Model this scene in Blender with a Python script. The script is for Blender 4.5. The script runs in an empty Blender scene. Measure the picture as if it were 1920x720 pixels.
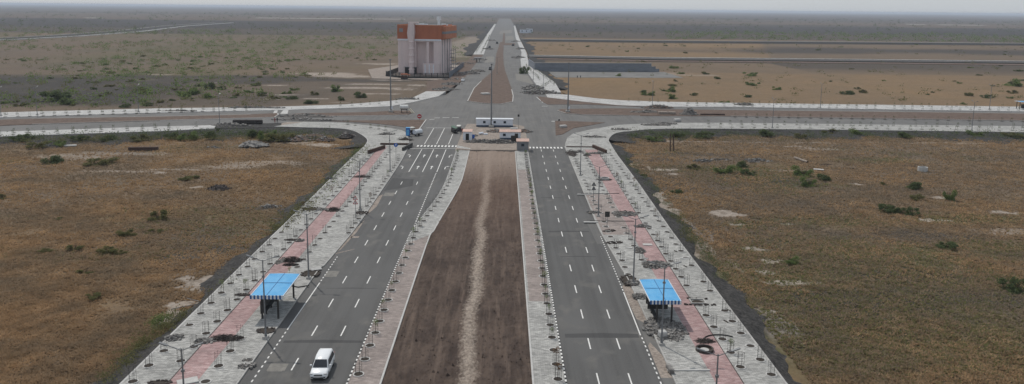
import bpy, math, random
import numpy as np
random.seed(7); RN = np.random.RandomState(11)
R = math.radians
SC = bpy.context.scene; COL = SC.collection

# ------------------------------------------------------------------ camera
FPX, CAMH, CX, CY = 1492.0, 38.0, 960.0, 262.0
PITCH = math.atan((CY-16)/FPX); ROLL = 0.0104; YAW = math.atan(17.06*math.cos(PITCH)/FPX)
Fv = np.array([math.sin(YAW)*math.cos(PITCH), math.cos(YAW)*math.cos(PITCH), -math.sin(PITCH)])
R0 = np.array([math.cos(YAW), -math.sin(YAW), 0]); U0 = np.cross(R0, Fv)
Rv = R0*math.cos(ROLL)+U0*math.sin(ROLL); Uv = -R0*math.sin(ROLL)+U0*math.cos(ROLL)
from mathutils import Matrix, Vector
cam = bpy.data.cameras.new('camera'); camo = bpy.data.objects.new('camera', cam); COL.objects.link(camo)
camo.matrix_world = Matrix(((Rv[0], Uv[0], -Fv[0], 0), (Rv[1], Uv[1], -Fv[1], 0), (Rv[2], Uv[2], -Fv[2], CAMH), (0, 0, 0, 1)))
cam.sensor_width = 36; cam.lens = FPX*36/1920; cam.shift_y = -(360-CY)/1920
cam.clip_start = 1; cam.clip_end = 80000
SC.camera = camo
def G(px, py, z=0.0):
    """ground point (height z) seen at a photograph pixel"""
    d = Fv+Rv*(px-CX)/FPX+Uv*(CY-py)/FPX
    q = d*((z-CAMH)/d[2]); return (float(q[0]), float(q[1]))

# ------------------------------------------------------------------ light
SUN_EL, SUN_AZ = 54.0, -31.0           # azimuth from +Y, positive towards +X
w = bpy.data.worlds.new('World'); SC.world = w; w.use_nodes = True
nt = w.node_tree; nt.nodes.clear()
sky = nt.nodes.new('ShaderNodeTexSky'); sky.sky_type = 'NISHITA'; sky.sun_disc = False
sky.sun_elevation = R(SUN_EL); sky.sun_rotation = R(SUN_AZ); sky.air_density = 1.0; sky.dust_density = 1.0; sky.ozone_density = 1.0
bg = nt.nodes.new('ShaderNodeBackground'); bg.inputs[1].default_value = 0.11
wo = nt.nodes.new('ShaderNodeOutputWorld'); 
mxw = nt.nodes.new('ShaderNodeMix'); mxw.data_type = 'RGBA'; mxw.inputs[0].default_value = .8     # thin even cloud cover
nt.links.new(sky.outputs[0], mxw.inputs[6]); mxw.inputs[7].default_value = (5.2, 5.6, 6.1, 1); nt.links.new(mxw.outputs[2], bg.inputs[0]); nt.links.new(bg.outputs[0], wo.inputs[0])
sl = bpy.data.lights.new('sun', 'SUN'); sl.energy = 2.6; sl.angle = R(1.0); sl.color = (1.0, .955, .89)
so = bpy.data.objects.new('sun', sl); COL.objects.link(so)
to_sun = Vector((math.sin(R(SUN_AZ))*math.cos(R(SUN_EL)), math.cos(R(SUN_AZ))*math.cos(R(SUN_EL)), math.sin(R(SUN_EL))))
so.rotation_euler = to_sun.to_track_quat('Z', 'Y').to_euler()
SC.view_settings.view_transform = 'Standard'; SC.view_settings.look = 'None'; SC.view_settings.gamma = 1.0
SC.view_settings.exposure = -0.05

# ------------------------------------------------------------------ materials
def mat(name, col, rough=.85, var=0.0, vscale=1.0, col2=None, bump=0.0, bscale=8.0, metal=0.0, stretch=None, detail=4.0, spec=.15, fine=0.0):
    m = bpy.data.materials.new(name); m.use_nodes = True; n = m.node_tree.nodes; l = m.node_tree.links
    b = n['Principled BSDF']; b.inputs['Roughness'].default_value = rough; b.inputs['Metallic'].default_value = metal
    b.inputs['Specular IOR Level'].default_value = spec
    c = tuple(col)+(1,)
    if var > 0 or col2:
        tc = n.new('ShaderNodeTexCoord'); mp = n.new('ShaderNodeMapping'); l.new(tc.outputs['Object'], mp.inputs[0])
        if stretch: mp.inputs['Scale'].default_value = stretch
        no = n.new('ShaderNodeTexNoise'); no.inputs['Scale'].default_value = vscale; no.inputs['Detail'].default_value = detail; no.inputs['Roughness'].default_value = .65
        l.new(mp.outputs[0], no.inputs['Vector'])
        rp = n.new('ShaderNodeMapRange'); rp.inputs[1].default_value = .3; rp.inputs[2].default_value = .7; l.new(no.outputs['Fac'], rp.inputs[0])
        mx = n.new('ShaderNodeMix'); mx.data_type = 'RGBA'; l.new(rp.outputs[0], mx.inputs[0])
        c2 = tuple(col2)+(1,) if col2 else tuple(min(1, x*(1+var)) for x in col)+(1,)
        c1 = c if col2 else tuple(x*(1-var) for x in col)+(1,)
        mx.inputs[6].default_value = c1; mx.inputs[7].default_value = c2
        out = mx.outputs[2]
        if fine > 0:
            n2 = n.new('ShaderNodeTexNoise'); n2.inputs['Scale'].default_value = bscale; n2.inputs['Detail'].default_value = 3; l.new(tc.outputs['Object'], n2.inputs['Vector'])
            r2 = n.new('ShaderNodeMapRange'); r2.inputs[1].default_value = .3; r2.inputs[2].default_value = .7; r2.inputs[3].default_value = 1-fine; r2.inputs[4].default_value = 1+fine; l.new(n2.outputs['Fac'], r2.inputs[0])
            vm = n.new('ShaderNodeVectorMath'); vm.operation = 'SCALE'; l.new(out, vm.inputs[0]); l.new(r2.outputs[0], vm.inputs['Scale']); out = vm.outputs[0]
        l.new(out, b.inputs['Base Color'])
    else: b.inputs['Base Color'].default_value = c
    if bump > 0:
        tc = n.new('ShaderNodeTexCoord'); nb = n.new('ShaderNodeTexNoise'); nb.inputs['Scale'].default_value = bscale; nb.inputs['Detail'].default_value = 5; l.new(tc.outputs['Object'], nb.inputs['Vector'])
        bp = n.new('ShaderNodeBump'); bp.inputs['Strength'].default_value = bump; bp.inputs['Distance'].default_value = .1; l.new(nb.outputs['Fac'], bp.inputs['Height']); l.new(bp.outputs[0], b.inputs['Normal'])
    return m
M = {}
M['asphalt'] = None
def asphalt_mat(name, base, dusty, joint=True):
    """asphalt: mottled, tyre-track streaks along Y, dusty blotches"""
    m = bpy.data.materials.new(name); m.use_nodes = True; n = m.node_tree.nodes; l = m.node_tree.links
    b = n['Principled BSDF']; b.inputs['Roughness'].default_value = .85; b.inputs['Specular IOR Level'].default_value = .2
    tc = n.new('ShaderNodeTexCoord')
    def noise(scale, st, det=4, lo=.35, hi=.7):
        mp = n.new('ShaderNodeMapping'); mp.inputs['Scale'].default_value = st; l.new(tc.outputs['Object'], mp.inputs[0])
        t = n.new('ShaderNodeTexNoise'); t.inputs['Scale'].default_value = scale; t.inputs['Detail'].default_value = det; l.new(mp.outputs[0], t.inputs['Vector'])
        r = n.new('ShaderNodeMapRange'); r.inputs[1].default_value = lo; r.inputs[2].default_value = hi; l.new(t.outputs['Fac'], r.inputs[0]); return r.outputs[0]
    def mix(f, a, c):
        x = n.new('ShaderNodeMix'); x.data_type = 'RGBA'; l.new(f, x.inputs[0])
        for i, v in ((6, a), (7, c)):
            if isinstance(v, tuple): x.inputs[i].default_value = v+(1,)
            else: l.new(v, x.inputs[i])
        return x.outputs[2]
    dark = tuple(x*.70 for x in base)
    c = mix(noise(.9, (1.3, .03, 1), 5, .40, .62), base, dark)
    c = mix(noise(.12, (1, .5, 1), 5, .45, .75), c, tuple(x*1.30 for x in base))
    c = mix(noise(.35, (1, .6, 1), 6, .56, .76), c, dusty)
    f = noise(5, (1, 1, 1), 2, .2, .9)
    c = mix(f, c, tuple(x*1.1 for x in base))
    x = n.new('ShaderNodeMix'); x.data_type = 'RGBA'; x.inputs[0].default_value = .6; l.new(c, x.inputs[7]); x.inputs[6].default_value = base+(1,)
    l.new(c, b.inputs['Base Color'])
    return m
M['asphalt'] = asphalt_mat('asphalt', (.096, .094, .091), (.17, .158, .14))
M['asphalt_old'] = asphalt_mat('asphalt_worn', (.128, .124, .118), (.20, .18, .155))
M['asphalt_new'] = asphalt_mat('asphalt_patch', (.062, .061, .060), (.075, .073, .07))
def paver_mat(name, a, bcol, joint, scale=1.0):
    m = bpy.data.materials.new(name); m.use_nodes = True; n = m.node_tree.nodes; l = m.node_tree.links
    b = n['Principled BSDF']; b.inputs['Roughness'].default_value = .9; b.inputs['Specular IOR Level'].default_value = .25
    tc = n.new('ShaderNodeTexCoord')
    br = n.new('ShaderNodeTexBrick'); br.inputs['Scale'].default_value = scale; br.inputs['Mortar Size'].default_value = .012; br.inputs['Bias'].default_value = 0
    br.inputs['Brick Width'].default_value = .5; br.inputs['Row Height'].default_value = .25
    br.inputs['Color1'].default_value = a+(1,); br.inputs['Color2'].default_value = bcol+(1,); br.inputs['Mortar'].default_value = joint+(1,)
    l.new(tc.outputs['Object'], br.inputs['Vector'])
    no = n.new('ShaderNodeTexNoise'); no.inputs['Scale'].default_value = 2.4; no.inputs['Detail'].default_value = 6; no.inputs['Roughness'].default_value = .7
    mp = n.new('ShaderNodeMapping'); mp.inputs['Scale'].default_value = (.55, 1.6, 1); l.new(tc.outputs['Object'], mp.inputs[0]); l.new(mp.outputs[0], no.inputs['Vector'])
    r = n.new('ShaderNodeMapRange'); r.inputs[1].default_value = .3; r.inputs[2].default_value = .7; r.inputs[3].default_value = .62; r.inputs[4].default_value = 1.32; l.new(no.outputs['Fac'], r.inputs[0])
    n2 = n.new('ShaderNodeTexNoise'); n2.inputs['Scale'].default_value = .22; n2.inputs['Detail'].default_value = 5; l.new(tc.outputs['Object'], n2.inputs['Vector'])
    r2 = n.new('ShaderNodeMapRange'); r2.inputs[1].default_value = .35; r2.inputs[2].default_value = .65; r2.inputs[3].default_value = .84; r2.inputs[4].default_value = 1.1; l.new(n2.outputs['Fac'], r2.inputs[0])
    mm = n.new('ShaderNodeMath'); mm.operation = 'MULTIPLY'; l.new(r.outputs[0], mm.inputs[0]); l.new(r2.outputs[0], mm.inputs[1])
    v = n.new('ShaderNodeVectorMath'); v.operation = 'SCALE'; l.new(br.outputs[0], v.inputs[0]); l.new(mm.outputs[0], v.inputs['Scale'])
    l.new(v.outputs[0], b.inputs['Base Color']); return m
M['paver'] = paver_mat('grey_pavers', (.42, .412, .385), (.275, .27, .255), (.18, .175, .165))
M['paver_pale'] = paver_mat('pale_pavers', (.50, .49, .47), (.40, .395, .38), (.2, .195, .19))
M['paver_red'] = paver_mat('red_pavers', (.40, .285, .272), (.32, .205, .196), (.23, .155, .148))
M['paver_pink'] = paver_mat('dusty_pink_pavers', (.30, .255, .232), (.25, .21, .19), (.20, .17, .155))
M['soil'] = None
M['gravel'] = mat('dark_gravel', (.024, .023, .022), .95, col2=(.066, .062, .058), vscale=.9, detail=8, bump=.9, bscale=3, fine=.5)
M['soil_brown'] = mat('brown_soil', (.085, .060, .048), .95, col2=(.155, .112, .088), vscale=.4, detail=7, bump=.6, bscale=2, fine=.25)
M['dust'] = mat('dusty_ground', (.20, .165, .14), .95, col2=(.32, .275, .235), vscale=.5, detail=7, bump=.4, bscale=3, fine=.3)
M['dust2'] = mat('dusty_asphalt', (.13, .125, .115), .95, col2=(.25, .235, .21), vscale=1.2, detail=6)
M['concrete'] = mat('concrete', (.36, .35, .33), .9, var=.18, vscale=1.5)
M['white_paint'] = mat('white_paint', (.66, .65, .62), .7, var=.18, vscale=2.5)
M['black_paint'] = mat('black_paint', (.04, .04, .04), .7, var=.3, vscale=2)
M['pit_soil'] = mat('pit_soil', (.035, .03, .025), 1, col2=(.07, .058, .048), vscale=8)
M['galv'] = mat('galvanised_steel', (.20, .205, .21), .55, metal=.35, var=.15, vscale=3)
M['dark_metal'] = mat('dark_metal', (.055, .053, .05), .6, metal=.3, var=.3, vscale=6)
M['rust'] = mat('rusty_steel', (.10, .06, .045), .85, col2=(.06, .045, .04), vscale=5)
M['rubble'] = mat('rubble', (.10, .095, .09), .95, col2=(.30, .285, .265), vscale=1.7, detail=3, bump=.5, bscale=6)
M['rubble_dark'] = mat('dark_rubble', (.035, .03, .028), .95, col2=(.095, .08, .072), vscale=2.4, detail=4, bump=.6, bscale=8)
M['rubble_mound'] = mat('rubble_mound', (.075, .068, .062), .95, col2=(.17, .158, .145), vscale=2.4, detail=6, bump=.6, bscale=8)
M['slab'] = mat('cast_slab', (.44, .43, .41), .85, var=.14, vscale=2)
M['blue_sheet'] = mat('blue_roof_sheet', (.075, .31, .58), .6, col2=(.15, .40, .64), vscale=1.1, stretch=(1, .5, 1), detail=7)
M['blue_dark'] = mat('blue_fascia', (.03, .10, .26), .5)
M['white_sheet'] = mat('white_sheet', (.62, .64, .66), .5, var=.08, vscale=1.5)
M['glass'] = mat('dark_glass', (.02, .023, .028), .08, spec=.6)
M['car_white'] = mat('white_car_paint', (.76, .77, .77), .22, spec=.6)
M['car_black'] = mat('black_trim', (.02, .02, .02), .5)
M['rubber'] = mat('rubber', (.022, .022, .022), .85)
M['chrome'] = mat('bright_metal', (.5, .5, .5), .25, metal=.9)
M['lamp_glass'] = mat('headlight_lens', (.5, .5, .5), .1, spec=.8)
M['wall_pink'] = mat('pale_pink_render', (.70, .585, .565), .9, col2=(.58, .495, .485), vscale=.25, stretch=(1, 1, .3), detail=6, fine=.05, bscale=2)
M['wall_recess'] = mat('pink_render', (.36, .29, .285), .9, var=.08, vscale=.3)
M['orange'] = mat('orange_brown_render', (.36, .125, .065), .85, var=.12, vscale=.3, stretch=(1, 1, .4))
M['orange_light'] = mat('orange_render', (.44, .18, .10), .85, var=.1, vscale=.3)
M['cabin_wall'] = mat('ribbed_cabin_wall', (.66, .69, .74), .6, var=.1, vscale=2, stretch=(3, 3, .3))
M['cabin_blue'] = mat('dark_blue_paint', (.035, .06, .10), .6)
M['roof_pink'] = mat('pinkish_roof_sheet', (.52, .36, .30), .7, var=.14, vscale=1.5)
M['wall_dark'] = mat('blue_grey_blockwork', (.19, .205, .23), .9, var=.2, vscale=.5, stretch=(.3, 1, 1.5), bump=.3, bscale=2)
M['grey_wall'] = mat('grey_wall', (.22, .22, .225), .9, var=.12, vscale=.8)
M['red_paint'] = mat('red_paint', (.42, .035, .04), .5)
M['sign_blue'] = mat('blue_paint', (.03, .12, .42), .5)
M['skin'] = mat('skin', (.18, .10, .07), .6)
M['cloth_dark'] = mat('dark_cloth', (.03, .03, .04), .9)
M['cloth_red'] = mat('red_cloth', (.25, .05, .05), .9)
M['leaf_dry'] = mat('leaf_dry', (.17, .085, .04), .8, col2=(.11, .075, .04), vscale=3)
def leafy(name, a, c_, sc, tr=.45):
    m = bpy.data.materials.new(name); m.use_nodes = True; n = m.node_tree.nodes; l = m.node_tree.links; n.clear()
    tc = n.new('ShaderNodeTexCoord'); no = n.new('ShaderNodeTexNoise'); no.inputs['Scale'].default_value = sc; no.inputs['Detail'].default_value = 5; l.new(tc.outputs['Object'], no.inputs['Vector'])
    r = n.new('ShaderNodeMapRange'); r.inputs[1].default_value = .3; r.inputs[2].default_value = .7; l.new(no.outputs['Fac'], r.inputs[0])
    x = n.new('ShaderNodeMix'); x.data_type = 'RGBA'; l.new(r.outputs[0], x.inputs[0]); x.inputs[6].default_value = a+(1,); x.inputs[7].default_value = c_+(1,)
    d = n.new('ShaderNodeBsdfDiffuse'); t = n.new('ShaderNodeBsdfTranslucent'); l.new(x.outputs[2], d.inputs[0]); l.new(x.outputs[2], t.inputs[0])
    ms = n.new('ShaderNodeMixShader'); ms.inputs[0].default_value = tr; l.new(d.outputs[0], ms.inputs[1]); l.new(t.outputs[0], ms.inputs[2])
    o = n.new('ShaderNodeOutputMaterial'); l.new(ms.outputs[0], o.inputs[0]); return m
M['leaf_dk'] = leafy('leaf_dark', (.085, .11, .05), (.14, .17, .08), 1.2)
M['leaf_gr'] = leafy('leaf_green', (.12, .17, .058), (.20, .24, .095), 1.2)
M['leaf_ol'] = leafy('leaf_olive', (.12, .125, .052), (.20, .185, .085), 1.2)
M['twig'] = mat('twig', (.075, .055, .042), .9)
M['brush'] = mat('dead_brush', (.035, .031, .029), .95, col2=(.07, .06, .055), vscale=3)
M['green_paint'] = mat('green_canvas', (.10, .16, .12), .8)
M['canvas'] = mat('pale_canvas', (.6, .6, .56), .8)
M['yellow'] = mat('cream_paint', (.58, .52, .38), .6)

# ------------------------------------------------------------------ mesh helper
class MB:
    def __init__(s): s.v = []; s.f = []; s.m = []
    def add(s, vs, fs, m=0):
        k = len(s.v); s.v += [tuple(map(float, p)) for p in vs]; s.f += [tuple(i+k for i in f) for f in fs]; s.m += [m]*len(fs); return s
    def box(s, c, d, rz=0, m=0, rx=0, ry=0):
        hx, hy, hz = d[0]/2, d[1]/2, d[2]/2
        ps = [Vector((x, y, z)) for x in (-hx, hx) for y in (-hy, hy) for z in (-hz, hz)]
        if rz or rx or ry:
            rm = Matrix.Rotation(rz, 3, 'Z') @ Matrix.Rotation(ry, 3, 'Y') @ Matrix.Rotation(rx, 3, 'X'); ps = [rm @ p for p in ps]
        return s.add([(p.x+c[0], p.y+c[1], p.z+c[2]) for p in ps], [(0, 1, 3, 2), (4, 6, 7, 5), (0, 4, 5, 1), (2, 3, 7, 6), (0, 2, 6, 4), (1, 5, 7, 3)], m)
    def bb(s, x0, x1, y0, y1, z0, z1, m=0): return s.box(((x0+x1)/2, (y0+y1)/2, (z0+z1)/2), (x1-x0, y1-y0, z1-z0), 0, m)
    def tube(s, p0, p1, r0, r1=None, n=8, m=0, caps=True):
        r1 = r0 if r1 is None else r1; p0 = Vector(p0); p1 = Vector(p1); d = (p1-p0).normalized()
        a = d.orthogonal().normalized(); b = d.cross(a); vs = []
        for p, r in ((p0, r0), (p1, r1)):
            for i in range(n): t = 2*math.pi*i/n; vs.append(p+a*(r*math.cos(t))+b*(r*math.sin(t)))
        fs = [(i, (i+1) % n, n+(i+1) % n, n+i) for i in range(n)]
        if caps: fs += [tuple(range(n-1, -1, -1)), tuple(range(n, 2*n))]
        return s.add(vs, fs, m)
    def path(s, pts, r, n=6, m=0):
        for a, b in zip(pts[:-1], pts[1:]): s.tube(a, b, r, r, n, m)
        return s
    def disc(s, c, r0, z, n=20, m=0, ry=None):
        return s.add([(c[0]+r0*math.cos(2*math.pi*i/n), c[1]+(ry or r0)*math.sin(2*math.pi*i/n), z) for i in range(n)], [tuple(range(n))], m)
    def ring(s, c, r0, r1, z0, z1, n=20, m=0):
        vs = []
        for r, z in ((r1, z0), (r1, z1), (r0, z1), (r0, z0)):
            vs += [(c[0]+r*math.cos(2*math.pi*i/n), c[1]+r*math.sin(2*math.pi*i/n), z) for i in range(n)]
        fs = []
        for k in range(3):
            fs += [(k*n+i, k*n+(i+1) % n, (k+1)*n+(i+1) % n, (k+1)*n+i) for i in range(n)]
        return s.add(vs, fs, m)
    def prism(s, poly, z0, z1, m=0):
        n = len(poly)
        ar = sum(poly[i][0]*poly[(i+1) % n][1]-poly[(i+1) % n][0]*poly[i][1] for i in range(n))
        if ar < 0: poly = poly[::-1]
        vs = [(p[0], p[1], z0) for p in poly]+[(p[0], p[1], z1) for p in poly]
        return s.add(vs, [tuple(range(n, 2*n))]+[(i, (i+1) % n, n+(i+1) % n, n+i) for i in range(n)], m)
    def build(s, name, mats, parent=None, smooth=False, loc=None):
        me = bpy.data.meshes.new(name); me.from_pydata(s.v, [], s.f)
        if not isinstance(mats, (list, tuple)): mats = [mats]
        for x in mats: me.materials.append(M[x] if isinstance(x, str) else x)
        me.polygons.foreach_set('material_index', s.m)
        if smooth: me.polygons.foreach_set('use_smooth', [True]*len(s.f))
        me.update()
        o = bpy.data.objects.new(name, me); COL.objects.link(o)
        if parent: o.parent = parent
        if loc: o.location = loc
        return o
def tag(o, label, cat, group=None, kind=None):
    if label: o['label'] = label
    if cat: o['category'] = cat
    if group: o['group'] = group
    if kind: o['kind'] = kind
    return o
def struct(o): o['kind'] = 'structure'; return o
def empty(name, loc, rz=0, label=None, cat=None, group=None):
    o = bpy.data.objects.new(name, None); o.empty_display_size = .2; COL.objects.link(o)
    o.location = loc; o.rotation_euler = (0, 0, rz); return tag(o, label, cat, group)
KIDS = {}
def reg(root, *ks): KIDS[root.name] = list(ks); return root
def kids(o): return [c for c in bpy.data.objects if c.parent == o]
def dup(root, ch, loc, rz=0, label=None, group=None, scale=None):
    """copy a thing and its parts (ch: list of (part, [sub-parts]))"""
    r = root.copy(); COL.objects.link(r); r.location = loc; r.rotation_euler = (0, 0, rz)
    if label: r['label'] = label
    if group: r['group'] = group
    if scale: r.scale = scale
    for c, subs in ch:
        k = c.copy(); COL.objects.link(k); k.parent = r
        for q in subs: z = q.copy(); COL.objects.link(z); z.parent = k
    return r
def vnoise(x, y, s, seed):
    """smooth value noise, numpy"""
    rs = np.random.RandomState(seed); T = rs.rand(256, 256)
    u = np.asarray(x)/s+1000.37; v = np.asarray(y)/s+1000.71
    i = np.floor(u).astype(int); j = np.floor(v).astype(int); a = u-i; b = v-j; a = a*a*(3-2*a); b = b*b*(3-2*b)
    g = lambda p, q: T[p & 255, q & 255]
    return (g(i, j)*(1-a)+g(i+1, j)*a)*(1-b)+(g(i, j+1)*(1-a)+g(i+1, j+1)*a)*b
def fbm(x, y, s, seed, o=4):
    t = 0; amp = 1; n = 0
    for k in range(o): t = t+amp*vnoise(x, y, s/2**k, seed+k); n += amp; amp *= .55
    return t/n

# ------------------------------------------------------------------ ground (one sheet to the horizon)
FZ = -1.0
def axis(lo, hi, d, ext_lo, ext_hi, g):
    a = list(np.arange(lo, hi, d)); s = d; x = a[-1]
    while x < ext_hi: s *= g; x += s; a.append(x)
    s = d; x = a[0]; b = []
    while x > ext_lo: s *= g; x -= s; b.append(x)
    return np.array(b[::-1]+a)
gx = axis(-95, 95, .42, -24000, 24000, 1.022); gy = axis(70, 245, .42, 20, 30000, 1.0145)
GX, GY = np.meshgrid(gx, gy)
near = np.clip((300-GY)/60, 0, 1)
def clear_side(x, y):  # 1 inside the raised corridor
    return ((x > -40) & (x < 31)).astype(float)
lump = (fbm(GX, GY, 1.5, 3, 2)-.5)*.30+(fbm(GX, GY, 9, 9, 3)-.5)*.35
corr = clear_side(GX, GY)
GZ = FZ+lump*near*(1-corr)-corr*.25
# mounds on the slope beside the left cross street
NS = {k: fbm(GX, GY, k, 77+int(k), 4)-.5 for k in (1.5, 6.0, 24.0, 90.0)}
def ell(px, py, rx, ry, z=FZ, soft=.5, rot=0.0):
    """soft elliptic mask centred under a photograph pixel; rx, ry in metres"""
    cx, cy = G(px, py, z); out = np.zeros_like(GX)
    i0, i1 = np.searchsorted(gx, [cx-2.2*rx-1, cx+2.2*rx+1]); j0, j1 = np.searchsorted(gy, [cy-2.2*ry-1, cy+2.2*ry+1])
    X = GX[j0:j1, i0:i1]-cx; Y = GY[j0:j1, i0:i1]-cy
    k = min(NS, key=lambda q: abs(math.log(q/(max(rx, ry)*.5))))
    d = np.sqrt((X/rx)**2+(Y/ry)**2)+NS[k][j0:j1, i0:i1]*1.5+NS[1.5][j0:j1, i0:i1]*.4
    out[j0:j1, i0:i1] = np.clip((1.0+soft*.5-d)/soft, 0, 1); return out
pale = np.zeros_like(GX); green = np.zeros_like(GX); dark = np.zeros_like(GX); tan = np.zeros_like(GX)
tan = np.where(GY < 262, .85, .35)
left = GX < -5
far = GY > 262
tan = np.where(far & ~left, .45+.7*fbm(GX, GY*.6, 60, 29, 4), tan)
tan = np.where(far & left, .22+.4*(fbm(GX, GY, 120, 21, 4)-.35), tan)
tan = np.where(~left & (GY > 505) & (GY < 650), .45, tan)
tan = np.where(~left & (GY > 655) & (GX > 220+.3*(GY-655)), .35, tan)
nearR = (GX > 29) & (GY < 262)
tan = np.where(nearR, .60+.9*(fbm(GX, GY, 40, 33, 3)-.5), tan)
green = np.where(nearR, np.clip((fbm(GX, GY*1.6, 34, 41, 4)-.60)*3.0, 0, .35), green)
nearL = (GX < -38) & (GY < 262)
green = np.where(nearL, np.clip((fbm(GX, GY*1.6, 38, 43, 4)-.6)*2.5, 0, .35), green)
green = np.where(far & left, np.clip((fbm(GX, GY*.7, 90, 47, 4)-.47)*2.4, 0, .55)*np.clip((GY-300)/120, 0, 1)*np.clip((1500-GY)/500, 0, 1)*np.clip((-GX-110+np.maximum(GY-470, 0)*2)/50, 0, 1), green)
dark = np.where(GY > 1100, .45+.9*(fbm(GX*.12, GY, 420, 51, 4)-.4), dark)
dark = np.where((GY > 1380) & (GY < 2150), .85+.4*(fbm(GX*.2, GY, 200, 52, 3)-.5), dark)
dark = np.where((GY > 2150) & (GY < 2900) , .25, dark)
tan = np.where(GY > 1100, .25, tan)
dark = np.where(nearR, np.clip((fbm(GX*.8, GY, 26, 61, 4)-.54)*2.4, 0, .4), dark)
dark = np.where(nearL, np.clip((fbm(GX*.8, GY, 30, 63, 4)-.58)*3.0, 0, .4), dark)
P_ = [(135, 294, 11, 3.2), (235, 288, 12, 2.6), (210, 321, 9, 1.2), (330, 318, 7, .9), (440, 312, 7, 3), (490, 306, 8, 3), (560, 268, 5, 2.4), (600, 272, 4, 2.4),
      (305, 324, 1.5, 1.2), (367, 351, 1.7, 1.1), (620, 140, 15, 12), (575, 138, 12, 5), (650, 143, 14, 8), (700, 158, 12, 3), (520, 160, 6, 2), (540, 178, 7, 1.6), (720, 120, 14, 7), (735, 133, 12, 10),
      (690, 165, 20, 4), (590, 185, 6, 1.4), (470, 170, 4, 1.5), (640, 192, 5, 1.2), (715, 176, 8, 1.6), (750, 168, 6, 2), (735, 150, 10, 3), (505, 186, 4, 1.2), (780, 160, 5, 4), (300, 140, 5, 1.5), (400, 155, 3, 1.2), (270, 150, 4, 1.5), (860, 95, 18, 90), (880, 78, 14, 160),
      (1360, 400, 3.5, 2.6), (1382, 420, 1.6, .7), (1412, 467, 1.6, .9), (1448, 490, 2.2, 1.0), (1436, 510, 1.4, 1.2), (1250, 318, 3, 1.6), (1262, 326, 2, 1),
      (1550, 280, 6, 1.6), (1490, 275, 5, 1.2), (1760, 370, 2.4, 1.2), (1750, 413, 3, 1), (1890, 432, 5, 1.5), (1900, 434, 6, 2), (1880, 398, 3, 1.5), (1480, 320, 5, 1.2), (1415, 582, 2.5, 1.2), (1605, 345, 1.5, .8),
      (1480, 530, 3, 1), (1482, 420, 1.2, .7), (1290, 265, 9, .9), (1225, 365, 2.4, 9), (1240, 390, 3, 6), (1205, 345, 2, 7), (1285, 468, 1.4, 5), (1310, 500, 1.2, 4),
      (1220, 258, 5, 3), (380, 530, 3, 3), (330, 595, 2, 3), (340, 570, 2, 2), (1500, 268, 14, .8), (1750, 268, 20, .8), (1290, 141, 26, 6), (1240, 139, 16, 6), (1060, 136, 60, 4), (1150, 136, 60, 4)]
for q in P_: pale = np.maximum(pale, ell(*q)*(.95 if (q[1] < 190 and q[0] < 800) else .5 if q[2] > 4 else .9))
for q in [(1480, 560, 30, 18), (1620, 480, 18, 9), (1700, 640, 30, 8), (1500, 520, 12, 6), (1640, 300, 12, 4), (1350, 320, 14, 4), (1460, 330, 10, 5), (1560, 500, 9, 2.2), (1620, 530, 8, 2.0), (1580, 415, 14, 4), (1900, 470, 12, 5), (1500, 345, 9, 4), (1330, 315, 11, 3), (1900, 530, 12, 4), (1840, 410, 10, 4), (690, 290, 3, 14), (640, 330, 2.5, 10), (590, 380, 2, 9), (1400, 420, 4, 3)]:
    green = np.maximum(green, ell(*q, soft=.9)*.75)
for q in [(340, 482, 3.6, 1.8), (420, 466, 4, 1.8), (500, 390, 3, 1.2), (1480, 620, 8, 3), (1440, 610, 2.5, 5), (1620, 560, 16, 5), (1700, 440, 12, 4), (1490, 340, 8, 4), (1310, 290, 12, 3), (1340, 290, 20, 2), (1600, 600, 7, 8), (1240, 300, 6, 3), (60, 180, 90, 26), (120, 165, 60, 20), (30, 150, 60, 26), (430, 153, 50, 15), (540, 150, 34, 14), (650, 150, 44, 12), (400, 145, 80, 12), (1800, 97, 260, 60), (1500, 97, 120, 40), (1850, 560, 18, 3), (1720, 520, 10, 3)]:  # far-left ellipses are cloud shadow painted into the ground colour
    dark = np.maximum(dark, ell(*q, soft=.9)*(.75 if q[1] > 200 else .8))
dark = np.where(~left & (GY > 600) & (GY < 640), np.maximum(dark, .5), dark)
bare = np.clip((fbm(GX*.7, GY, 22, 91, 4)-.50)*4.5, 0, 1)*(GY < 262)
tan = np.where(GY < 262, tan*(1-.5*bare), tan)
band = lambda a, b_, e: np.clip((GY+(fbm(GX*.15, GY, 160, 95, 3)-.5)*.35*GY-a)/e, 0, 1)*np.clip((b_-GY-(fbm(GX*.15, GY, 160, 96, 3)-.5)*.3*GY)/e, 0, 1)
dark = np.maximum(dark, band(1350, 2250, 90)*.95); dark = np.maximum(dark, np.where(~left, band(1080, 1500, 60)*.6, 0)); dark = np.maximum(dark, band(3300, 4500, 200)*.7)
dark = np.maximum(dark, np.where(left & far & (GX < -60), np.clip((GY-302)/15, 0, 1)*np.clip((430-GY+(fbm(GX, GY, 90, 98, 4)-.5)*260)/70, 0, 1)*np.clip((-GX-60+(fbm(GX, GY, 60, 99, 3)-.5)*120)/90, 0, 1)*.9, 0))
dark = np.maximum(dark, np.where(~left & (GX > 200), band(560, 660, 60)*.7, 0))
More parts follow.
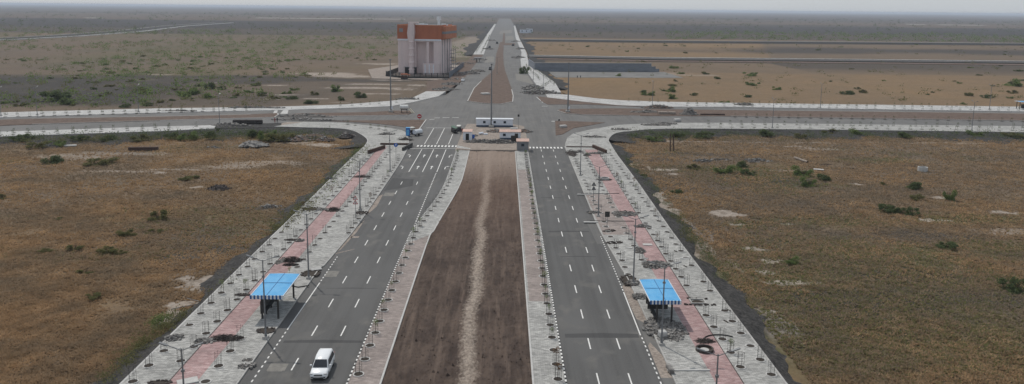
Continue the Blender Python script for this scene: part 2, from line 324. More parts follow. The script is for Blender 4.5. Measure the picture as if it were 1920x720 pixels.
# bare strips beside the embankments
pale = np.where((GX > 32.5) & (GX < 37) & (GY < 200), np.maximum(pale, np.clip((fbm(GX, GY*.4, 5, 71, 4)-.45)*3, 0, .5)), pale)
me = bpy.data.meshes.new('field_ground')
ny, nx = GX.shape
me.vertices.add(nx*ny); me.vertices.foreach_set('co', np.stack([GX, GY, GZ], -1).astype(np.float32).ravel())
I = np.arange(nx*ny).reshape(ny, nx); Q = np.stack([I[:-1, :-1], I[:-1, 1:], I[1:, 1:], I[1:, :-1]], -1).reshape(-1, 4)
me.loops.add(Q.size); me.loops.foreach_set('vertex_index', Q.ravel().astype(np.int32))
me.polygons.add(len(Q)); me.polygons.foreach_set('loop_start', np.arange(0, Q.size, 4, dtype=np.int32))
me.update(calc_edges=True); me.polygons.foreach_set('use_smooth', np.ones(len(Q), bool))
at = me.color_attributes.new('soil_and_shade', 'FLOAT_COLOR', 'POINT')
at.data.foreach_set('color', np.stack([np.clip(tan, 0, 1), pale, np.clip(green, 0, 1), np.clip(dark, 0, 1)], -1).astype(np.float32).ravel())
gm = bpy.data.materials.new('field_ground'); gm.use_nodes = True; n = gm.node_tree.nodes; l = gm.node_tree.links
b = n['Principled BSDF']; b.inputs['Roughness'].default_value = 1; b.inputs['Specular IOR Level'].default_value = .08
ca = n.new('ShaderNodeVertexColor'); ca.layer_name = 'soil_and_shade'; sp = n.new('ShaderNodeSeparateColor'); l.new(ca.outputs[0], sp.inputs[0]); tc = n.new('ShaderNodeTexCoord')
def nz(scale, lo=.35, hi=.65, det=5, st=(1, 1, 1)):
    mp = n.new('ShaderNodeMapping'); mp.inputs['Scale'].default_value = st; l.new(tc.outputs['Object'], mp.inputs[0])
    t = n.new('ShaderNodeTexNoise'); t.inputs['Scale'].default_value = scale; t.inputs['Detail'].default_value = det; t.inputs['Roughness'].default_value = .62; l.new(mp.outputs[0], t.inputs['Vector'])
    r = n.new('ShaderNodeMapRange'); r.inputs[1].default_value = lo; r.inputs[2].default_value = hi; l.new(t.outputs['Fac'], r.inputs[0]); return r.outputs[0]
def mx(f, a, c):
    x = n.new('ShaderNodeMix'); x.data_type = 'RGBA'
    if isinstance(f, float): x.inputs[0].default_value = f
    else: l.new(f, x.inputs[0])
    for i, v in ((6, a), (7, c)):
        if isinstance(v, tuple): x.inputs[i].default_value = v+(1,)
        else: l.new(v, x.inputs[i])
    return x.outputs[2]
def mul(a, c):
    x = n.new('ShaderNodeMath'); x.operation = 'MULTIPLY'
    for i, v in ((0, a), (1, c)):
        if isinstance(v, float): x.inputs[i].default_value = v
        else: l.new(v, x.inputs[i])
    return x.outputs[0]
straw = mx(nz(.06), (.235, .160, .092), (.198, .142, .084)); straw = mx(mul(nz(.55, .35, .7), .6), straw, (.145, .092, .050))
grey = mx(nz(.03), (.122, .098, .078), (.096, .083, .068)); grey = mx(mul(nz(.4, .4, .7), .5), grey, (.15, .12, .10))
c = mx(sp.outputs[0], grey, straw)
c = mx(mul(sp.outputs[2], nz(.35, .2, .6)), c, (.085, .092, .042))
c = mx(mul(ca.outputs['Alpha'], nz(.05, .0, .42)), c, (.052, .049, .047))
c = mx(mul(sp.outputs[1], nz(.8, .2, .6)), c, (.36, .31, .265))
fine = n.new('ShaderNodeTexNoise'); fine.inputs['Scale'].default_value = 2.2; fine.inputs['Detail'].default_value = 6; fine.inputs['Roughness'].default_value = .75; l.new(tc.outputs['Object'], fine.inputs['Vector'])
fr = n.new('ShaderNodeMapRange'); fr.inputs[1].default_value = .3; fr.inputs[2].default_value = .7; fr.inputs[3].default_value = .70; fr.inputs[4].default_value = 1.28; l.new(fine.outputs['Fac'], fr.inputs[0])
vm = n.new('ShaderNodeVectorMath'); vm.operation = 'SCALE'; l.new(c, vm.inputs[0]); l.new(fr.outputs[0], vm.inputs['Scale']); l.new(vm.outputs[0], b.inputs['Base Color'])
bp = n.new('ShaderNodeBump'); bp.inputs['Strength'].default_value = .8; bp.inputs['Distance'].default_value = .25; l.new(fine.outputs['Fac'], bp.inputs['Height']); l.new(bp.outputs[0], b.inputs['Normal'])
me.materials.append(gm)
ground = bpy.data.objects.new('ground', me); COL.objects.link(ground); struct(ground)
def gz(x, y):
    i = min(max(np.searchsorted(gx, x), 0), nx-1); j = min(max(np.searchsorted(gy, y), 0), ny-1); return float(GZ[j, i])

# ------------------------------------------------------------------ roads and pavements
def PG(pts, z=0.0): return [G(p[0], p[1], z) for p in pts]
Y0, YE = 62.0, 216.0
def arc(p, k=6):   # Catmull-Rom smoothing of an open polyline
    out = []
    for i in range(len(p)-1):
        a = p[max(i-1, 0)]; b_ = p[i]; c_ = p[i+1]; d = p[min(i+2, len(p)-1)]
        for j in range(k):
            t = j/k; out.append(tuple(.5*((2*b_[q])+(-a[q]+c_[q])*t+(2*a[q]-5*b_[q]+4*c_[q]-d[q])*t*t+(-a[q]+3*b_[q]-3*c_[q]+d[q])*t**3) for q in (0, 1)))
    out.append(p[-1]); return out
# left carriageway: left kerb line and right kerb line in metres
LK = [(-26.9, Y0), (-26.9, 108), (-26.5, 114), (-26.0, 124), (-25.6, 134), (-25.5, 150), (-25.5, 190), (-25.9, 208), (-26.2, 219)]
RKL = [(-15.6, Y0), (-15.6, 125), (-15.3, 134), (-14.5, 144), (-13.5, 154), (-12.8, 165), (-12.5, 178), (-12.5, 219)]
ML_R = [(-12.4, Y0), (-12.4, 124), (-11.9, 133), (-11.0, 146), (-10.1, 158), (-9.4, 170), (-9.2, 182), (-9.2, 215)]
MRL, MRR = 3.4, 6.6
RK = [(18.1, Y0), (18.1, 104), (17.8, 114), (17.3, 126), (17.0, 136), (17.1, 160), (17.3, 219)]
LK = arc(LK, 4); RKL = arc(RKL, 4); ML_R = arc(ML_R, 4); RK = arc(RK, 4)
FAR_L = [(836, 178), (850, 168), (868, 150), (885, 128), (898, 112), (907, 102), (919.5, 67), (930, 46), (936, 35)]
FAR_R = [(957, 35), (963, 46), (967, 71), (979, 98), (981, 120), (990, 138), (1004, 158), (1018, 172), (1027, 182)]
# junction and cross street, one asphalt sheet
top = PG([(-700, 243), (-300, 231), (60, 218), (300, 211), (520, 206.3), (640, 202.7), (733, 199), (776, 191), (822, 180), (836, 178)])
topR = PG([(1027, 182), (1060, 186), (1090, 190), (1165, 197.5), (1260, 200), (1350, 200), (1700, 205.5), (2200, 213), (2700, 221)])
botR = PG([(2700, 247), (2200, 240), (1700, 234), (1350, 230), (1230, 230.5), (1160, 234), (1110, 242), (1075, 250), (1064, 258), (1060, 268)])
botL = PG([(766, 262), (762, 250), (745, 243), (700, 237), (640, 231), (568, 229), (400, 234.5), (300, 237), (60, 245), (-300, 256), (-700, 270)])
poly = top[:-1]+PG(FAR_L)+PG(FAR_R)+topR[1:]+botR+[(17.3, 219), (-26.2, 219)]+botL
m_ = MB(); m_.prism(poly, -.3, 0.0); struct(m_.build('junction_road', 'asphalt_old'))
m_ = MB(); m_.prism(LK+RKL[::-1], -.3, .004); struct(m_.build('road', 'asphalt'))
m_ = MB(); m_.prism([(MRR, Y0), (MRR, 219)]+RK[::-1], -.3, .004); struct(m_.build('road', 'asphalt'))
# islands of bare soil in the junction
m_ = MB()
med_far = PG([(876, 190), (905, 194), (940, 195.5), (962, 191), (963, 180), (960, 168), (955, 155), (951, 143), (947, 132), (944.5, 120), (943.5, 103), (944.5, 88), (944, 79), (938, 79), (935, 88), (931, 100), (929.5, 108), (929, 120), (925.7, 131), (918, 139), (902, 152), (888, 166)])
m_.prism(med_far, -.3, .14)
m_.prism(PG([(-700, 250), (-300, 236), (60, 223), (300, 219), (470, 215), (521, 212.5), (523, 215), (516, 220), (470, 221.5), (300, 226.5), (60, 233.5), (-300, 249), (-700, 266)]), -.3, .14)
m_.prism(PG([(545, 219.5), (548, 214), (567, 213), (700, 210.6), (735, 208), (768, 208), (774, 211.5), (764, 215.5), (700, 217)]), -.3, .14)
m_.prism(PG([(600, 226.5), (700, 226), (800, 225), (787, 243), (768, 240), (735, 235), (690, 230.5)]), -.3, .10)
m_.prism(PG([(1044, 207.5), (1052, 205), (1150, 203.5), (1350, 206.8), (1700, 210.5), (2200, 217), (2700, 225), (2700, 239), (2200, 231), (1700, 223.5), (1350, 218), (1200, 217.5), (1090, 215.5), (1060, 213)]), -.3, .14)
m_.prism(PG([(1041, 227), (1065, 227.5), (1134, 230), (1107, 235), (1075, 240.5), (1055, 252), (1042, 254)]), -.3, .10)
m_.prism(PG([(1008, 181), (1027, 183), (1100, 191), (1200, 200), (1260, 202), (1260, 203), (1100, 196), (1027, 196), (1015, 190)]), -.3, .10)
m_.prism(PG([(941.5, 84), (947, 84), (946.5, 62), (944, 62)]), -.3, .10); m_.prism(PG([(936, 84.5), (966, 84.5), (965, 81), (937, 81)]), -.3, .12)
struct(m_.build('traffic_island_soil', 'soil_brown'))
m_ = MB(); m_.prism(PG([(936, 64), (960, 62), (961, 56), (938, 58)]), -.3, .012); m_.prism(PG([(948, 76), (964, 74), (962, 67), (949, 68)]), -.3, .013); m_.prism(PG([(908, 118), (926, 116), (927, 106), (912, 106)]), -.3, .012); m_.prism(PG([(968, 150), (1000, 158), (990, 142), (966, 138)]), -.3, .012)
struct(m_.build('road_dust', 'dust2'))
# median between the carriageways
SOILM = bpy.data.materials.new('median_soil'); SOILM.use_nodes = True
def soilmat():
    n = SOILM.node_tree.nodes; l = SOILM.node_tree.links; b = n['Principled BSDF']; b.inputs['Roughness'].default_value = 1; b.inputs['Specular IOR Level'].default_value = .1
    tc = n.new('ShaderNodeTexCoord'); sep = n.new('ShaderNodeSeparateXYZ'); l.new(tc.outputs['Object'], sep.inputs[0])
    def noi(sc, st, lo, hi, det=6):
        mp = n.new('ShaderNodeMapping'); mp.inputs['Scale'].default_value = st; l.new(tc.outputs['Object'], mp.inputs[0])
        t = n.new('ShaderNodeTexNoise'); t.inputs['Scale'].default_value = sc; t.inputs['Detail'].default_value = det; t.inputs['Roughness'].default_value = .68; l.new(mp.outputs[0], t.inputs['Vector'])
        r = n.new('ShaderNodeMapRange'); r.inputs[1].default_value = lo; r.inputs[2].default_value = hi; l.new(t.outputs['Fac'], r.inputs[0]); return r.outputs[0], t.outputs['Fac']
    def mix(f, a, c):
        x = n.new('ShaderNodeMix'); x.data_type = 'RGBA'; l.new(f, x.inputs[0])
        for i, v in ((6, a), (7, c)):
            if isinstance(v, tuple): x.inputs[i].default_value = v+(1,)
            else: l.new(v, x.inputs[i])
        return x.outputs[2]
    def m2(op, a, c):
        x = n.new('ShaderNodeMath'); x.operation = op
        for i, v in ((0, a), (1, c)):
            if isinstance(v, (int, float)): x.inputs[i].default_value = v
            else: l.new(v, x.inputs[i])
        return x.outputs[0]
    c = mix(noi(.5, (1, .25, 1), .3, .7)[0], (.076, .056, .046), (.128, .095, .075))
    c = mix(noi(.28, (1, .35, 1), .42, .62, 8)[0], c, (.058, .043, .036))
    c = mix(noi(1.7, (1, .45, 1), .52, .75, 8)[0], c, (.036, .028, .025))
    c = mix(noi(1.0, (1.2, .07, 1), .50, .72, 9)[0], c, (.145, .108, .086))
    c = mix(noi(1.6, (1.1, .10, 1), .54, .72, 9)[0], c, (.050, .038, .032))      # wheel ruts
    # worn pale path along the middle, wandering a little
    wob = noi(.06, (.0, 1, 1), 0, 1, 2)[1]
    edge = noi(2.6, (1, .55, 1), .0, 1, 9)[1]
    x0 = m2('SUBTRACT', sep.outputs['X'], m2('ADD', m2('MULTIPLY', wob, 2.4), -4.9))
    d = m2('ADD', m2('ABSOLUTE', x0, 0), m2('MULTIPLY', edge, 2.9))
    f = n.new('ShaderNodeMapRange'); f.inputs[1].default_value = 2.6; f.inputs[2].default_value = 1.7; l.new(d, f.inputs[0])
    c = mix(m2('MULTIPLY', f.outputs[0], noi(3.0, (1, .5, 1), .25, .6, 8)[0]), c, (.34, .285, .235))
    # dusty far end
    ry = n.new('ShaderNodeMapRange'); ry.inputs[1].default_value = 185; ry.inputs[2].default_value = 214; l.new(m2('ADD', sep.outputs['Y'], m2('MULTIPLY', edge, 30)), ry.inputs[0])
    c = mix(m2('MULTIPLY', ry.outputs[0], .85), c, (.36, .30, .25))
    ry = n.new('ShaderNodeMapRange'); ry.inputs[1].default_value = 120; ry.inputs[2].default_value = 160; l.new(sep.outputs['Y'], ry.inputs[0])
    c = mix(m2('MULTIPLY', ry.outputs[0], .45), c, (.16, .105, .078))
    # weeds at the edges
    l.new(c, b.inputs['Base Color'])
    bp = n.new('ShaderNodeBump'); bp.inputs['Strength'].default_value = 1; bp.inputs['Distance'].default_value = .25; l.new(noi(1.6, (1, .6, 1), 0, 1)[1], bp.inputs['Height']); l.new(bp.outputs[0], b.inputs['Normal'])
soilmat(); mx_, my_ = np.arange(-12.4, 3.5, .2), np.arange(Y0, 212, .32)
MX, MY = np.meshgrid(mx_, my_); rut = sum(np.exp(-((MX-c0-(fbm(MX*0, MY, 30, 140+k, 2)-.5)*2)/.22)**2) for k, c0 in enumerate((-9.6, -8.0, -6.6, -5.4, -1.2, .3, 1.9)))
MZ_ = .06+.30*(fbm(MX, MY, 1.1, 131, 3)-.5)+.25*(fbm(MX, MY*.4, 3.5, 132, 2)-.5)-.09*rut
e_ = np.clip(np.minimum(MX+12.4, 3.4-MX)/.8, 0, 1); MZ_ = MZ_*e_+.02; lim = np.interp(MY, [p[1] for p in ML_R], [p[0] for p in ML_R]); MX = np.maximum(MX, lim+.02)
m_ = MB(); h_, w_ = MX.shape; m_.v = [tuple(p) for p in np.stack([MX, MY, MZ_], -1).reshape(-1, 3).tolist()]; m_.f = [(j*w_+i, j*w_+i+1, (j+1)*w_+i+1, (j+1)*w_+i) for j in range(h_-1) for i in range(w_-1)]; m_.m = [0]*len(m_.f)
struct(m_.build('median_soil', SOILM, smooth=True))
m_ = MB()
for _ in range(1500):
    y = 66*math.exp(random.random()*math.log(210/66)); x = random.uniform(-12, 3.2)
    if x < np.interp(y, [p[1] for p in ML_R], [p[0] for p in ML_R])+.3: continue
    if -5 < x < -2.6 and random.random() < .6: continue
    d = random.uniform(.04, .10)*(1+(random.random() < .06)*1.2); q = [(x+d*random.uniform(.6, 1.2)*math.cos(t_), y+d*random.uniform(.6, 1.2)*math.sin(t_), .05) for t_ in (0, 1.3, 2.5, 3.8, 5.1)]
    m_.add(q+[(x+random.uniform(-.04, .04), y, .10+d*random.uniform(.7, 1.2))], [(0, 1, 5), (1, 2, 5), (2, 3, 5), (3, 4, 5), (4, 0, 5)])
o_ = m_.build('soil_clods', SOILM); o_['kind'] = 'stuff'
m_ = MB(); m_.prism([(-13.0, 211.5), (-9.2, 211.5), (3.4, 211), (7.4, 211), (6.8, 258), (3, 262), (-12, 262), (-12.5, 250)], -.2, .055); struct(m_.build('yard_ground', 'dust'))

PZ = .15
# pavements
far_l = PG([(-700, 235), (-300, 219), (60, 209), (300, 203), (520, 200), (640, 196), (733, 189), (774, 183), (799, 171), (836, 171), (822.7, 180), (776, 191), (733, 199), (640, 202.7), (520, 206.3), (300, 211), (60, 218), (-300, 231), (-700, 243)], PZ)
m_ = MB(); m_.prism(far_l, -1.2, PZ)
m_.prism(PG([(-700, 270), (-300, 256), (60, 245), (300, 237), (405, 234.5), (402, 240.5), (300, 245.5), (60, 253.5), (-300, 266), (-700, 282)], PZ), -1.2, PZ)
m_.prism(PG([(1022, 175), (1065, 177.5), (1115, 184), (1165, 188), (1260, 191), (1350, 192.5), (1700, 197), (2200, 204), (2700, 211), (2700, 221), (2200, 213), (1700, 205.5), (1350, 200), (1260, 200), (1165, 197.5), (1090, 190), (1027, 182.5)], PZ), -1.2, PZ)
m_.prism(PG([(887, 102), (907, 102), (919.5, 66), (930, 45), (927, 45), (912, 66)], PZ), -1.2, PZ)
m_.prism(PG([(1016, 173), (1052, 173), (1040.5, 154.6), (1018, 138), (997, 124), (990, 112), (987, 98), (973.7, 71.5), (966, 48), (963.5, 48), (967, 71.5), (978, 98), (976, 112), (977, 124), (992, 140), (1003, 155)], PZ), -1.2, PZ)
struct(m_.build('pavement', 'paver_pale'))
# left sidewalk with its corner
outer_l = [(-38.4, Y0), (-38.3, 120), (-38.2, 160), (-38.3, 205), (-38.1, 218), (-39.2, 228), (-43.7, 239.7), (-48.2, 246.8), (-53.6, 249.7), (-60.4, 250.4), (-73, 252)]
outer_l = outer_l[:4]+arc(outer_l[4:], 4)
inner_top = PG([(570, 229.5), (640, 231), (700, 237), (745, 243), (762, 250), (767, 262)])
m_ = MB(); m_.prism(outer_l+arc(inner_top, 3)+[p for p in LK[::-1]], -1.2, PZ); struct(m_.build('pavement', 'paver'))
m_ = MB(); m_.prism([(-33.8, Y0), (-33.8, 120), (-33.65, 160), (-33.9, 216), (-31.9, 216), (-31.1, 160), (-31.0, 120), (-31.0, Y0)], 0, PZ+.004); struct(m_.build('path', 'paver_red'))
# right sidewalk with its corner
outer_r = [(29.3, Y0), (29.3, 134), (29.9, 172), (30.0, 205), (30.5, 224.4), (31.1, 232.2), (34.0, 242.5), (37.5, 247.2)]+PG([(1179, 245.8), (1230, 241.5), (1350, 241), (1700, 244.5), (2200, 252), (2700, 260)], PZ)
outer_r = outer_r[:3]+arc(outer_r[3:], 3)
m_ = MB(); m_.prism(RK+PG([(1060, 268), (1064, 258), (1075, 250), (1110, 242), (1160, 234), (1230, 230.5), (1350, 230), (1700, 234), (2200, 240), (2700, 247)], PZ)+outer_r[::-1], -1.2, PZ); struct(m_.build('pavement', 'paver'))
m_ = MB(); m_.prism([(22.1, Y0), (22.2, 150), (22.3, 214), (25.7, 214), (25.5, 184), (25.1, 140), (24.9, Y0)], 0, PZ+.004); struct(m_.build('path', 'paver_red'))
m_ = MB(); m_.prism([(17.2, 131), (22.1, 131), (22.1, 161), (17.2, 161)], 0, PZ+.003); struct(m_.build('pavement', 'paver_pink'))   # dusty stretch
# strips beside the median
m_ = MB(); m_.prism(RKL+ML_R[::-1], -.3, PZ); struct(m_.build('pavement', 'paver'))
i0 = [p for p in RKL if p[1] < 131]; i1 = [p for p in ML_R if p[1] < 131]
m_ = MB(); m_.prism(i0+i1[::-1], 0, PZ+.003); struct(m_.build('pavement', 'paver_pink'))
m_ = MB(); m_.prism([(MRL, Y0), (MRR, Y0), (MRR, 212), (MRL+.1, 212)], -.3, PZ); struct(m_.build('pavement', 'paver'))
m_ = MB(); m_.prism([(MRL+.2, 99.5), (MRR-.25, 99.5), (MRR-.25, 186), (MRL+.2, 186)], 0, PZ+.003); struct(m_.build('pavement', 'paver_pink'))
m_ = MB(); m_.prism(PG([(528, 231.5), (540, 229.5), (568, 229.5), (568, 235), (545, 236.3), (527, 237)]), -.2, .12); struct(m_.build('sand_patch', 'dust'))
# pedestrian table across the left cross street
m_ = MB(); m_.prism(PG([(531, 206.5), (541, 206.5), (539, 213.6), (525.5, 213.6)]), 0, .05); m_.prism(PG([(515, 207), (521, 207), (518.5, 213.6), (511.5, 213.6)]), 0, .05)
struct(m_.build('crossing_table', 'slab'))

# kerbs ------------------------------------------------------------
def offset(p, d):
    out = []
    for i in range(len(p)):
        a = p[max(i-1, 0)]; b_ = p[min(i+1, len(p)-1)]; dx, dy = b_[0]-a[0], b_[1]-a[1]; L = math.hypot(dx, dy) or 1
        out.append((p[i][0]-dy/L*d, p[i][1]+dx/L*d))
    return out
def ribbon(m, p, w0, w1, z0, z1, mi=0):
    a = offset(p, w0); c_ = offset(p, w1)
    for i in range(len(p)-1):
        q = [a[i], a[i+1], c_[i+1], c_[i]]; vs = [(x, y, z0) for x, y in q]+[(x, y, z1) for x, y in q]
        m.add(vs, [(4, 5, 6, 7), (0, 4, 7, 3), (1, 2, 6, 5), (0, 1, 5, 4), (3, 7, 6, 2)], mi)
def resample(p, step):
    out = [p[0]]; acc = 0
    for a, b_ in zip(p[:-1], p[1:]):
        L = math.hypot(b_[0]-a[0], b_[1]-a[1]); t = step-acc
        while t <= L: out.append((a[0]+(b_[0]-a[0])*t/L, a[1]+(b_[1]-a[1])*t/L)); t += step
        acc = L-(t-step)
    return out
def painted_kerb(p, side, step=.46):
    q = resample(p, step); m = MB()
    for i in range(len(q)-1): ribbon(m, q[i:i+2], 0, side*.17, -.1, PZ+.025, i % 2)
    struct(m.build('kerb', ['white_paint', 'black_paint']))
def plain_kerb(p, side, z=PZ+.02, mt='concrete', wd=.16):
    m = MB(); ribbon(m, p, 0, side*wd, -.1, z); struct(m.build('kerb', mt))
painted_kerb([p for p in RKL], 1)          # the kerb sits on the road side of the strip
painted_kerb([(MRR, Y0), (MRR, 212)], -1)
plain_kerb(LK, -1); plain_kerb(RK, 1, mt='concrete')
plain_kerb(offset(ML_R, 0), -1, mt='slab', wd=.2); plain_kerb([(MRL, Y0), (MRL, 211)], 1, mt='slab', wd=.2)
plain_kerb(outer_l, 1, mt='slab', wd=.22); plain_kerb(outer_r, -1, mt='concrete', wd=.22)
plain_kerb([(-33.8, Y0), (-33.8, 120), (-33.65, 160), (-33.9, 216)], 1, PZ+.02, 'rubble_dark', .1)
plain_kerb([(24.9, Y0), (25.1, 140), (25.5, 184), (25.7, 214)], -1, PZ+.02, 'rubble_dark', .1)
for q in ([(876, 190), (905, 194), (940, 195.5), (962, 191), (963, 180), (960, 168)], [(1044, 207.5), (1060, 213), (1090, 215.5), (1200, 217.5)], [(902, 152), (888, 166), (876, 190)],
          [(787, 243), (800, 225)], [(516, 220), (523, 215), (521, 212.5)], [(1340, 206), (1700, 210.5), (2200, 217)], [(1370, 218.2), (1700, 223.5), (2200, 231)], [(60, 223), (300, 219), (470, 215)], [(60, 233.5), (300, 226.5), (516, 220.5)], [(764, 216), (700, 217.3), (560, 219)]):
    plain_kerb(PG(q), 1, .17, 'slab', .35)

# lane markings ------------------------------------------------------------
m_ = MB(); MZ = .009
def mark(x0, x1, y0, y1, z=MZ): m_.add([(x0, y0, z), (x1, y0, z), (x1, y1, z), (x0, y1, z)], [(0, 1, 2, 3)])
def line(p, q, wd=.13, z=MZ):
    dx, dy = q[0]-p[0], q[1]-p[1]; L = math.hypot(dx, dy); nx_, ny_ = -dy/L*wd/2, dx/L*wd/2
    m_.add([(p[0]+nx_, p[1]+ny_, z), (p[0]-nx_, p[1]-ny_, z), (q[0]-nx_, q[1]-ny_, z), (q[0]+nx_, q[1]+ny_, z)], [(0, 3, 2, 1)])
for k in range(-3, 11):
    y = 80.8+9*k
    if y < 176:
        for x in (-22.2, -18.8): line((x, y-1.5), (x, y+1.5), .15)
    if 62 < y+4: pass
for y in (172, 180): 
    for x in (-22.1, -18.8): pass
yr = [77.4+9.03*k-8.9 for k in range(0, 17)]
for y in yr:
    if y < 214:
        line((10.1+(y-77)*.0022, y-1.5), (10.1+(y-77)*.0022, y+1.5), .15); line((13.45+(y-77)*.002, y-1.5), (13.45+(y-77)*.002, y+1.5), .15)
for x in (-22.05, -18.85, -15.5): line((x, 183), (x, 213.2), .17)
y = 128.5
while y < 182: line((-15.55, y), (-15.55, y+.75), .2); y += 1.5
line((-25.4, 213.9), (-12.8, 215.4), .32)
for i in range(12): x = -23.7+i*.965; line((x, 217.3), (x, 219.7), .52)
for i in range(10): x = 7.5+i*.97; line((x, 216.2), (x, 218.6), .5)
for x, y1 in ((-22.2, 252), (-18.8, 252), (-15.4, 240)): line((x, 221.5), (x, y1), .17)
line((-24.7, 252.6), (-16.3, 252.6), .3)
for a, c_ in (((815, 221), (825, 221)), ((830, 220.5), (843, 220.5)), ((848, 220.5), (860, 220.5)), ((805, 224), (815, 223.5)), ((1016, 259.8/1.145), (1016, 227))): 
    p = G(*a); q = G(*c_)
    if p != q: line(p, q, .5)
line(G(1034, 227.3), G(1040, 227.3), .9); line(G(1016, 199), G(1027, 199), .6); line(G(1006, 182), G(1018, 192), .25) 
def arrow(x, y, turn):
    """straight arrow; turn = -1 left, 1 right, 0 straight; traffic drives towards +Y"""
    z = MZ
    m_.add([(x-.1, y-2.0, z), (x+.1, y-2.0, z), (x+.1, y+.6, z), (x-.1, y+.6, z)], [(0, 1, 2, 3)])
    if turn == 0: m_.add([(x-.42, y+.6, z), (x+.42, y+.6, z), (x, y+2.0, z)], [(0, 1, 2)])
    else:
        m_.add([(x-.1, y+.6, z), (x+.1, y+.6, z), (x+.1+turn*.4, y+1.3, z), (x-.1+turn*.4, y+1.5, z)], [(0, 1, 2, 3)])
        m_.add([(x+turn*.35, y+1.85, z), (x+turn*.35, y+.95, z), (x+turn*.95, y+1.5, z)], [(0, 1, 2) if turn > 0 else (2, 1, 0)])
for yy in (188.3, 203.5):
    arrow(-24.1, yy, -1); arrow(-20.5, yy, 0); arrow(-17.2, yy, 0); arrow(-13.9, yy, 1)
# bay edge lines
def dotted(x0, y0, x1, y1, st=1.1, ln=.52):
    n_ = int(abs(y1-y0)/st)
    for i in range(n_):
        t = i/n_; t2 = t+ln/abs(y1-y0); line((x0+(x1-x0)*t, y0+(y1-y0)*t), (x0+(x1-x0)*t2, y0+(y1-y0)*t2), .15)
dotted(-25.6, Y0, -25.5, 90); line((-25.5, 90), (-25.4, 106), .15); dotted(-25.4, 106, -25.4, 119)
dotted(16.5, Y0, 16.5, 89); line((16.45, 89), (16.6, 103), .15); dotted(16.6, 103, 16.7, 131)
line((3.0, Y0), (3.0, Y0+.1), .05)
struct(m_.build('road_markings', 'white_paint'))
# asphalt bay lanes darker/dusty, repair patches and dust fans on the road
m_ = MB(); m_.prism([(16.75, Y0), (18.05, Y0), (18.05, 104), (17.75, 114), (17.2, 126), (16.85, 126)], 0, .0065); m_.prism([(16.8, 126), (17, 140), (15.2, 140), (15.6, 126)], 0, .0062)
struct(m_.build('road_patch', 'asphalt_old'))
m_ = MB()
for q in ([(16.75, 78), (18.05, 78), (18.05, 83), (17.2, 87), (16.8, 86)], [(16.8, 94), (18.1, 92), (18.1, 104.5), (17.8, 107), (16.75, 106), (16.7, 99)], [(-26.8, 118), (-25.9, 124), (-25.6, 132), (-24.9, 140), (-24.9, 132), (-25.6, 122)],
          [(-25.4, 142), (-25.4, 158), (-24.6, 160), (-24.3, 150), (-24.8, 146)], [(-25.3, 128.4), (-24.0, 128.6), (-24.0, 129.5), (-25.3, 129.4)], [(-26.1, 119.5), (-23.6, 122), (-23.4, 122.4), (-26.1, 120)]):
    m_.prism(q, 0, .0068)
struct(m_.build('road_dust', 'dust'))
m_ = MB()
for x, y, sx, sy in ((-25.4, 109, 2.2, 2.6), (-24.8, 79.2, 2.4, 1.7), (-24.4, 158.5, 2.6, 3), (-24.7, 79, 2.0, 1.2)): m_.bb(x, x+sx*.8, y, y+sy, 0, .0085+x*1e-6+sx*1e-4)
struct(m_.build('road_patch', 'dust2'))
m_ = MB()
for x0, x1, y0, y1 in ((7.5, 16.2, 88.2, 89.6), (-25, -16, 86.3, 87.2), (8, 15, 133, 133.8), (9, 14.6, 119, 119.5), (-24, -17, 104.2, 104.6), (7.8, 12, 158, 158.6)):
    m_.prism([(x0, y0), (x1, y0+.1), (x1, y1-.2), ((x0+x1)/2, y1), (x0, y1-.3)], 0, .0072)
m_.prism([(-24.9, 176), (-20, 175), (-19.5, 168), (-24.9, 163)], 0, .0071)
struct(m_.build('road_patch', 'asphalt_new'))

# embankment slopes ------------------------------------------------------------
def slope(p, side, wd, ztop, zbot, mt, name='embankment', step=2.2, seed=5, zn=.2):
    q = resample(p, step); A = offset(q, side*.2); m = MB(); K = 6; rows = []
    for i, a in enumerate(A):
        o1 = offset(q, side*(wd*(1+.35*math.sin(i*.37+seed)+.2*math.sin(i*1.3))))[i]
        rows.append([(a[0]+(o1[0]-a[0])*k/K, a[1]+(o1[1]-a[1])*k/K, ztop+(zbot-ztop)*(k/K)**.8+(random.random()-.5)*zn*(0 < k < K)) for k in range(K+1)])
    vs = [v for r in rows for v in r]
    fs = [(i*(K+1)+k, (i+1)*(K+1)+k, (i+1)*(K+1)+k+1, i*(K+1)+k+1) for i in range(len(rows)-1) for k in range(K)]
    m.add(vs, fs); return struct(m.build(name, mt))
ol1 = [p for p in outer_l if p[1] < 221]; ol2 = [p for p in outer_l if p[1] >= 218]
slope(ol1, 1, 3.9, .05, -1.1, 'gravel'); slope(ol2, 1, 8.0, .05, -1.15, 'gravel', seed=2)
slope(PG([(405, 241), (300, 245.5), (60, 253.5), (-300, 266), (-700, 282)], PZ), 1, 14, .05, -1.2, 'gravel', step=4, zn=.5)
slope(PG([(585, 238.5), (500, 239), (400, 240.5)], PZ), 1, 14, .0, -1.2, 'gravel', step=4, zn=.5)
or1 = [p for p in outer_r if p[1] < 232 and p[0] < 33]; or2 = [p for p in outer_r if p[0] >= 31]
slope(or1, -1, 4.2, .05, -1.1, 'gravel', seed=1); slope(or2, -1, 14, .05, -1.25, 'gravel', seed=4, step=3, zn=.4)
slope(PG([(1046, 164), (1018, 138), (997, 124)], PZ), -1, 7, .1, -1.05, 'gravel', step=5); slope(PG([(997, 124), (988, 98), (974, 71)], PZ), -1, 9, .1, -1.05, 'gravel', step=12)
slope(PG([(887, 102), (912, 66), (927, 45)], PZ), 1, 10, .1, -1.05, 'gravel', step=20)
slope(PG([(1052, 173), (1065, 177.5), (1115, 184), (1165, 188), (1260, 191), (1350, 192.5), (1700, 197), (2200, 204)], PZ), 1, 3, .1, -1.05, 'soil_brown', step=5)
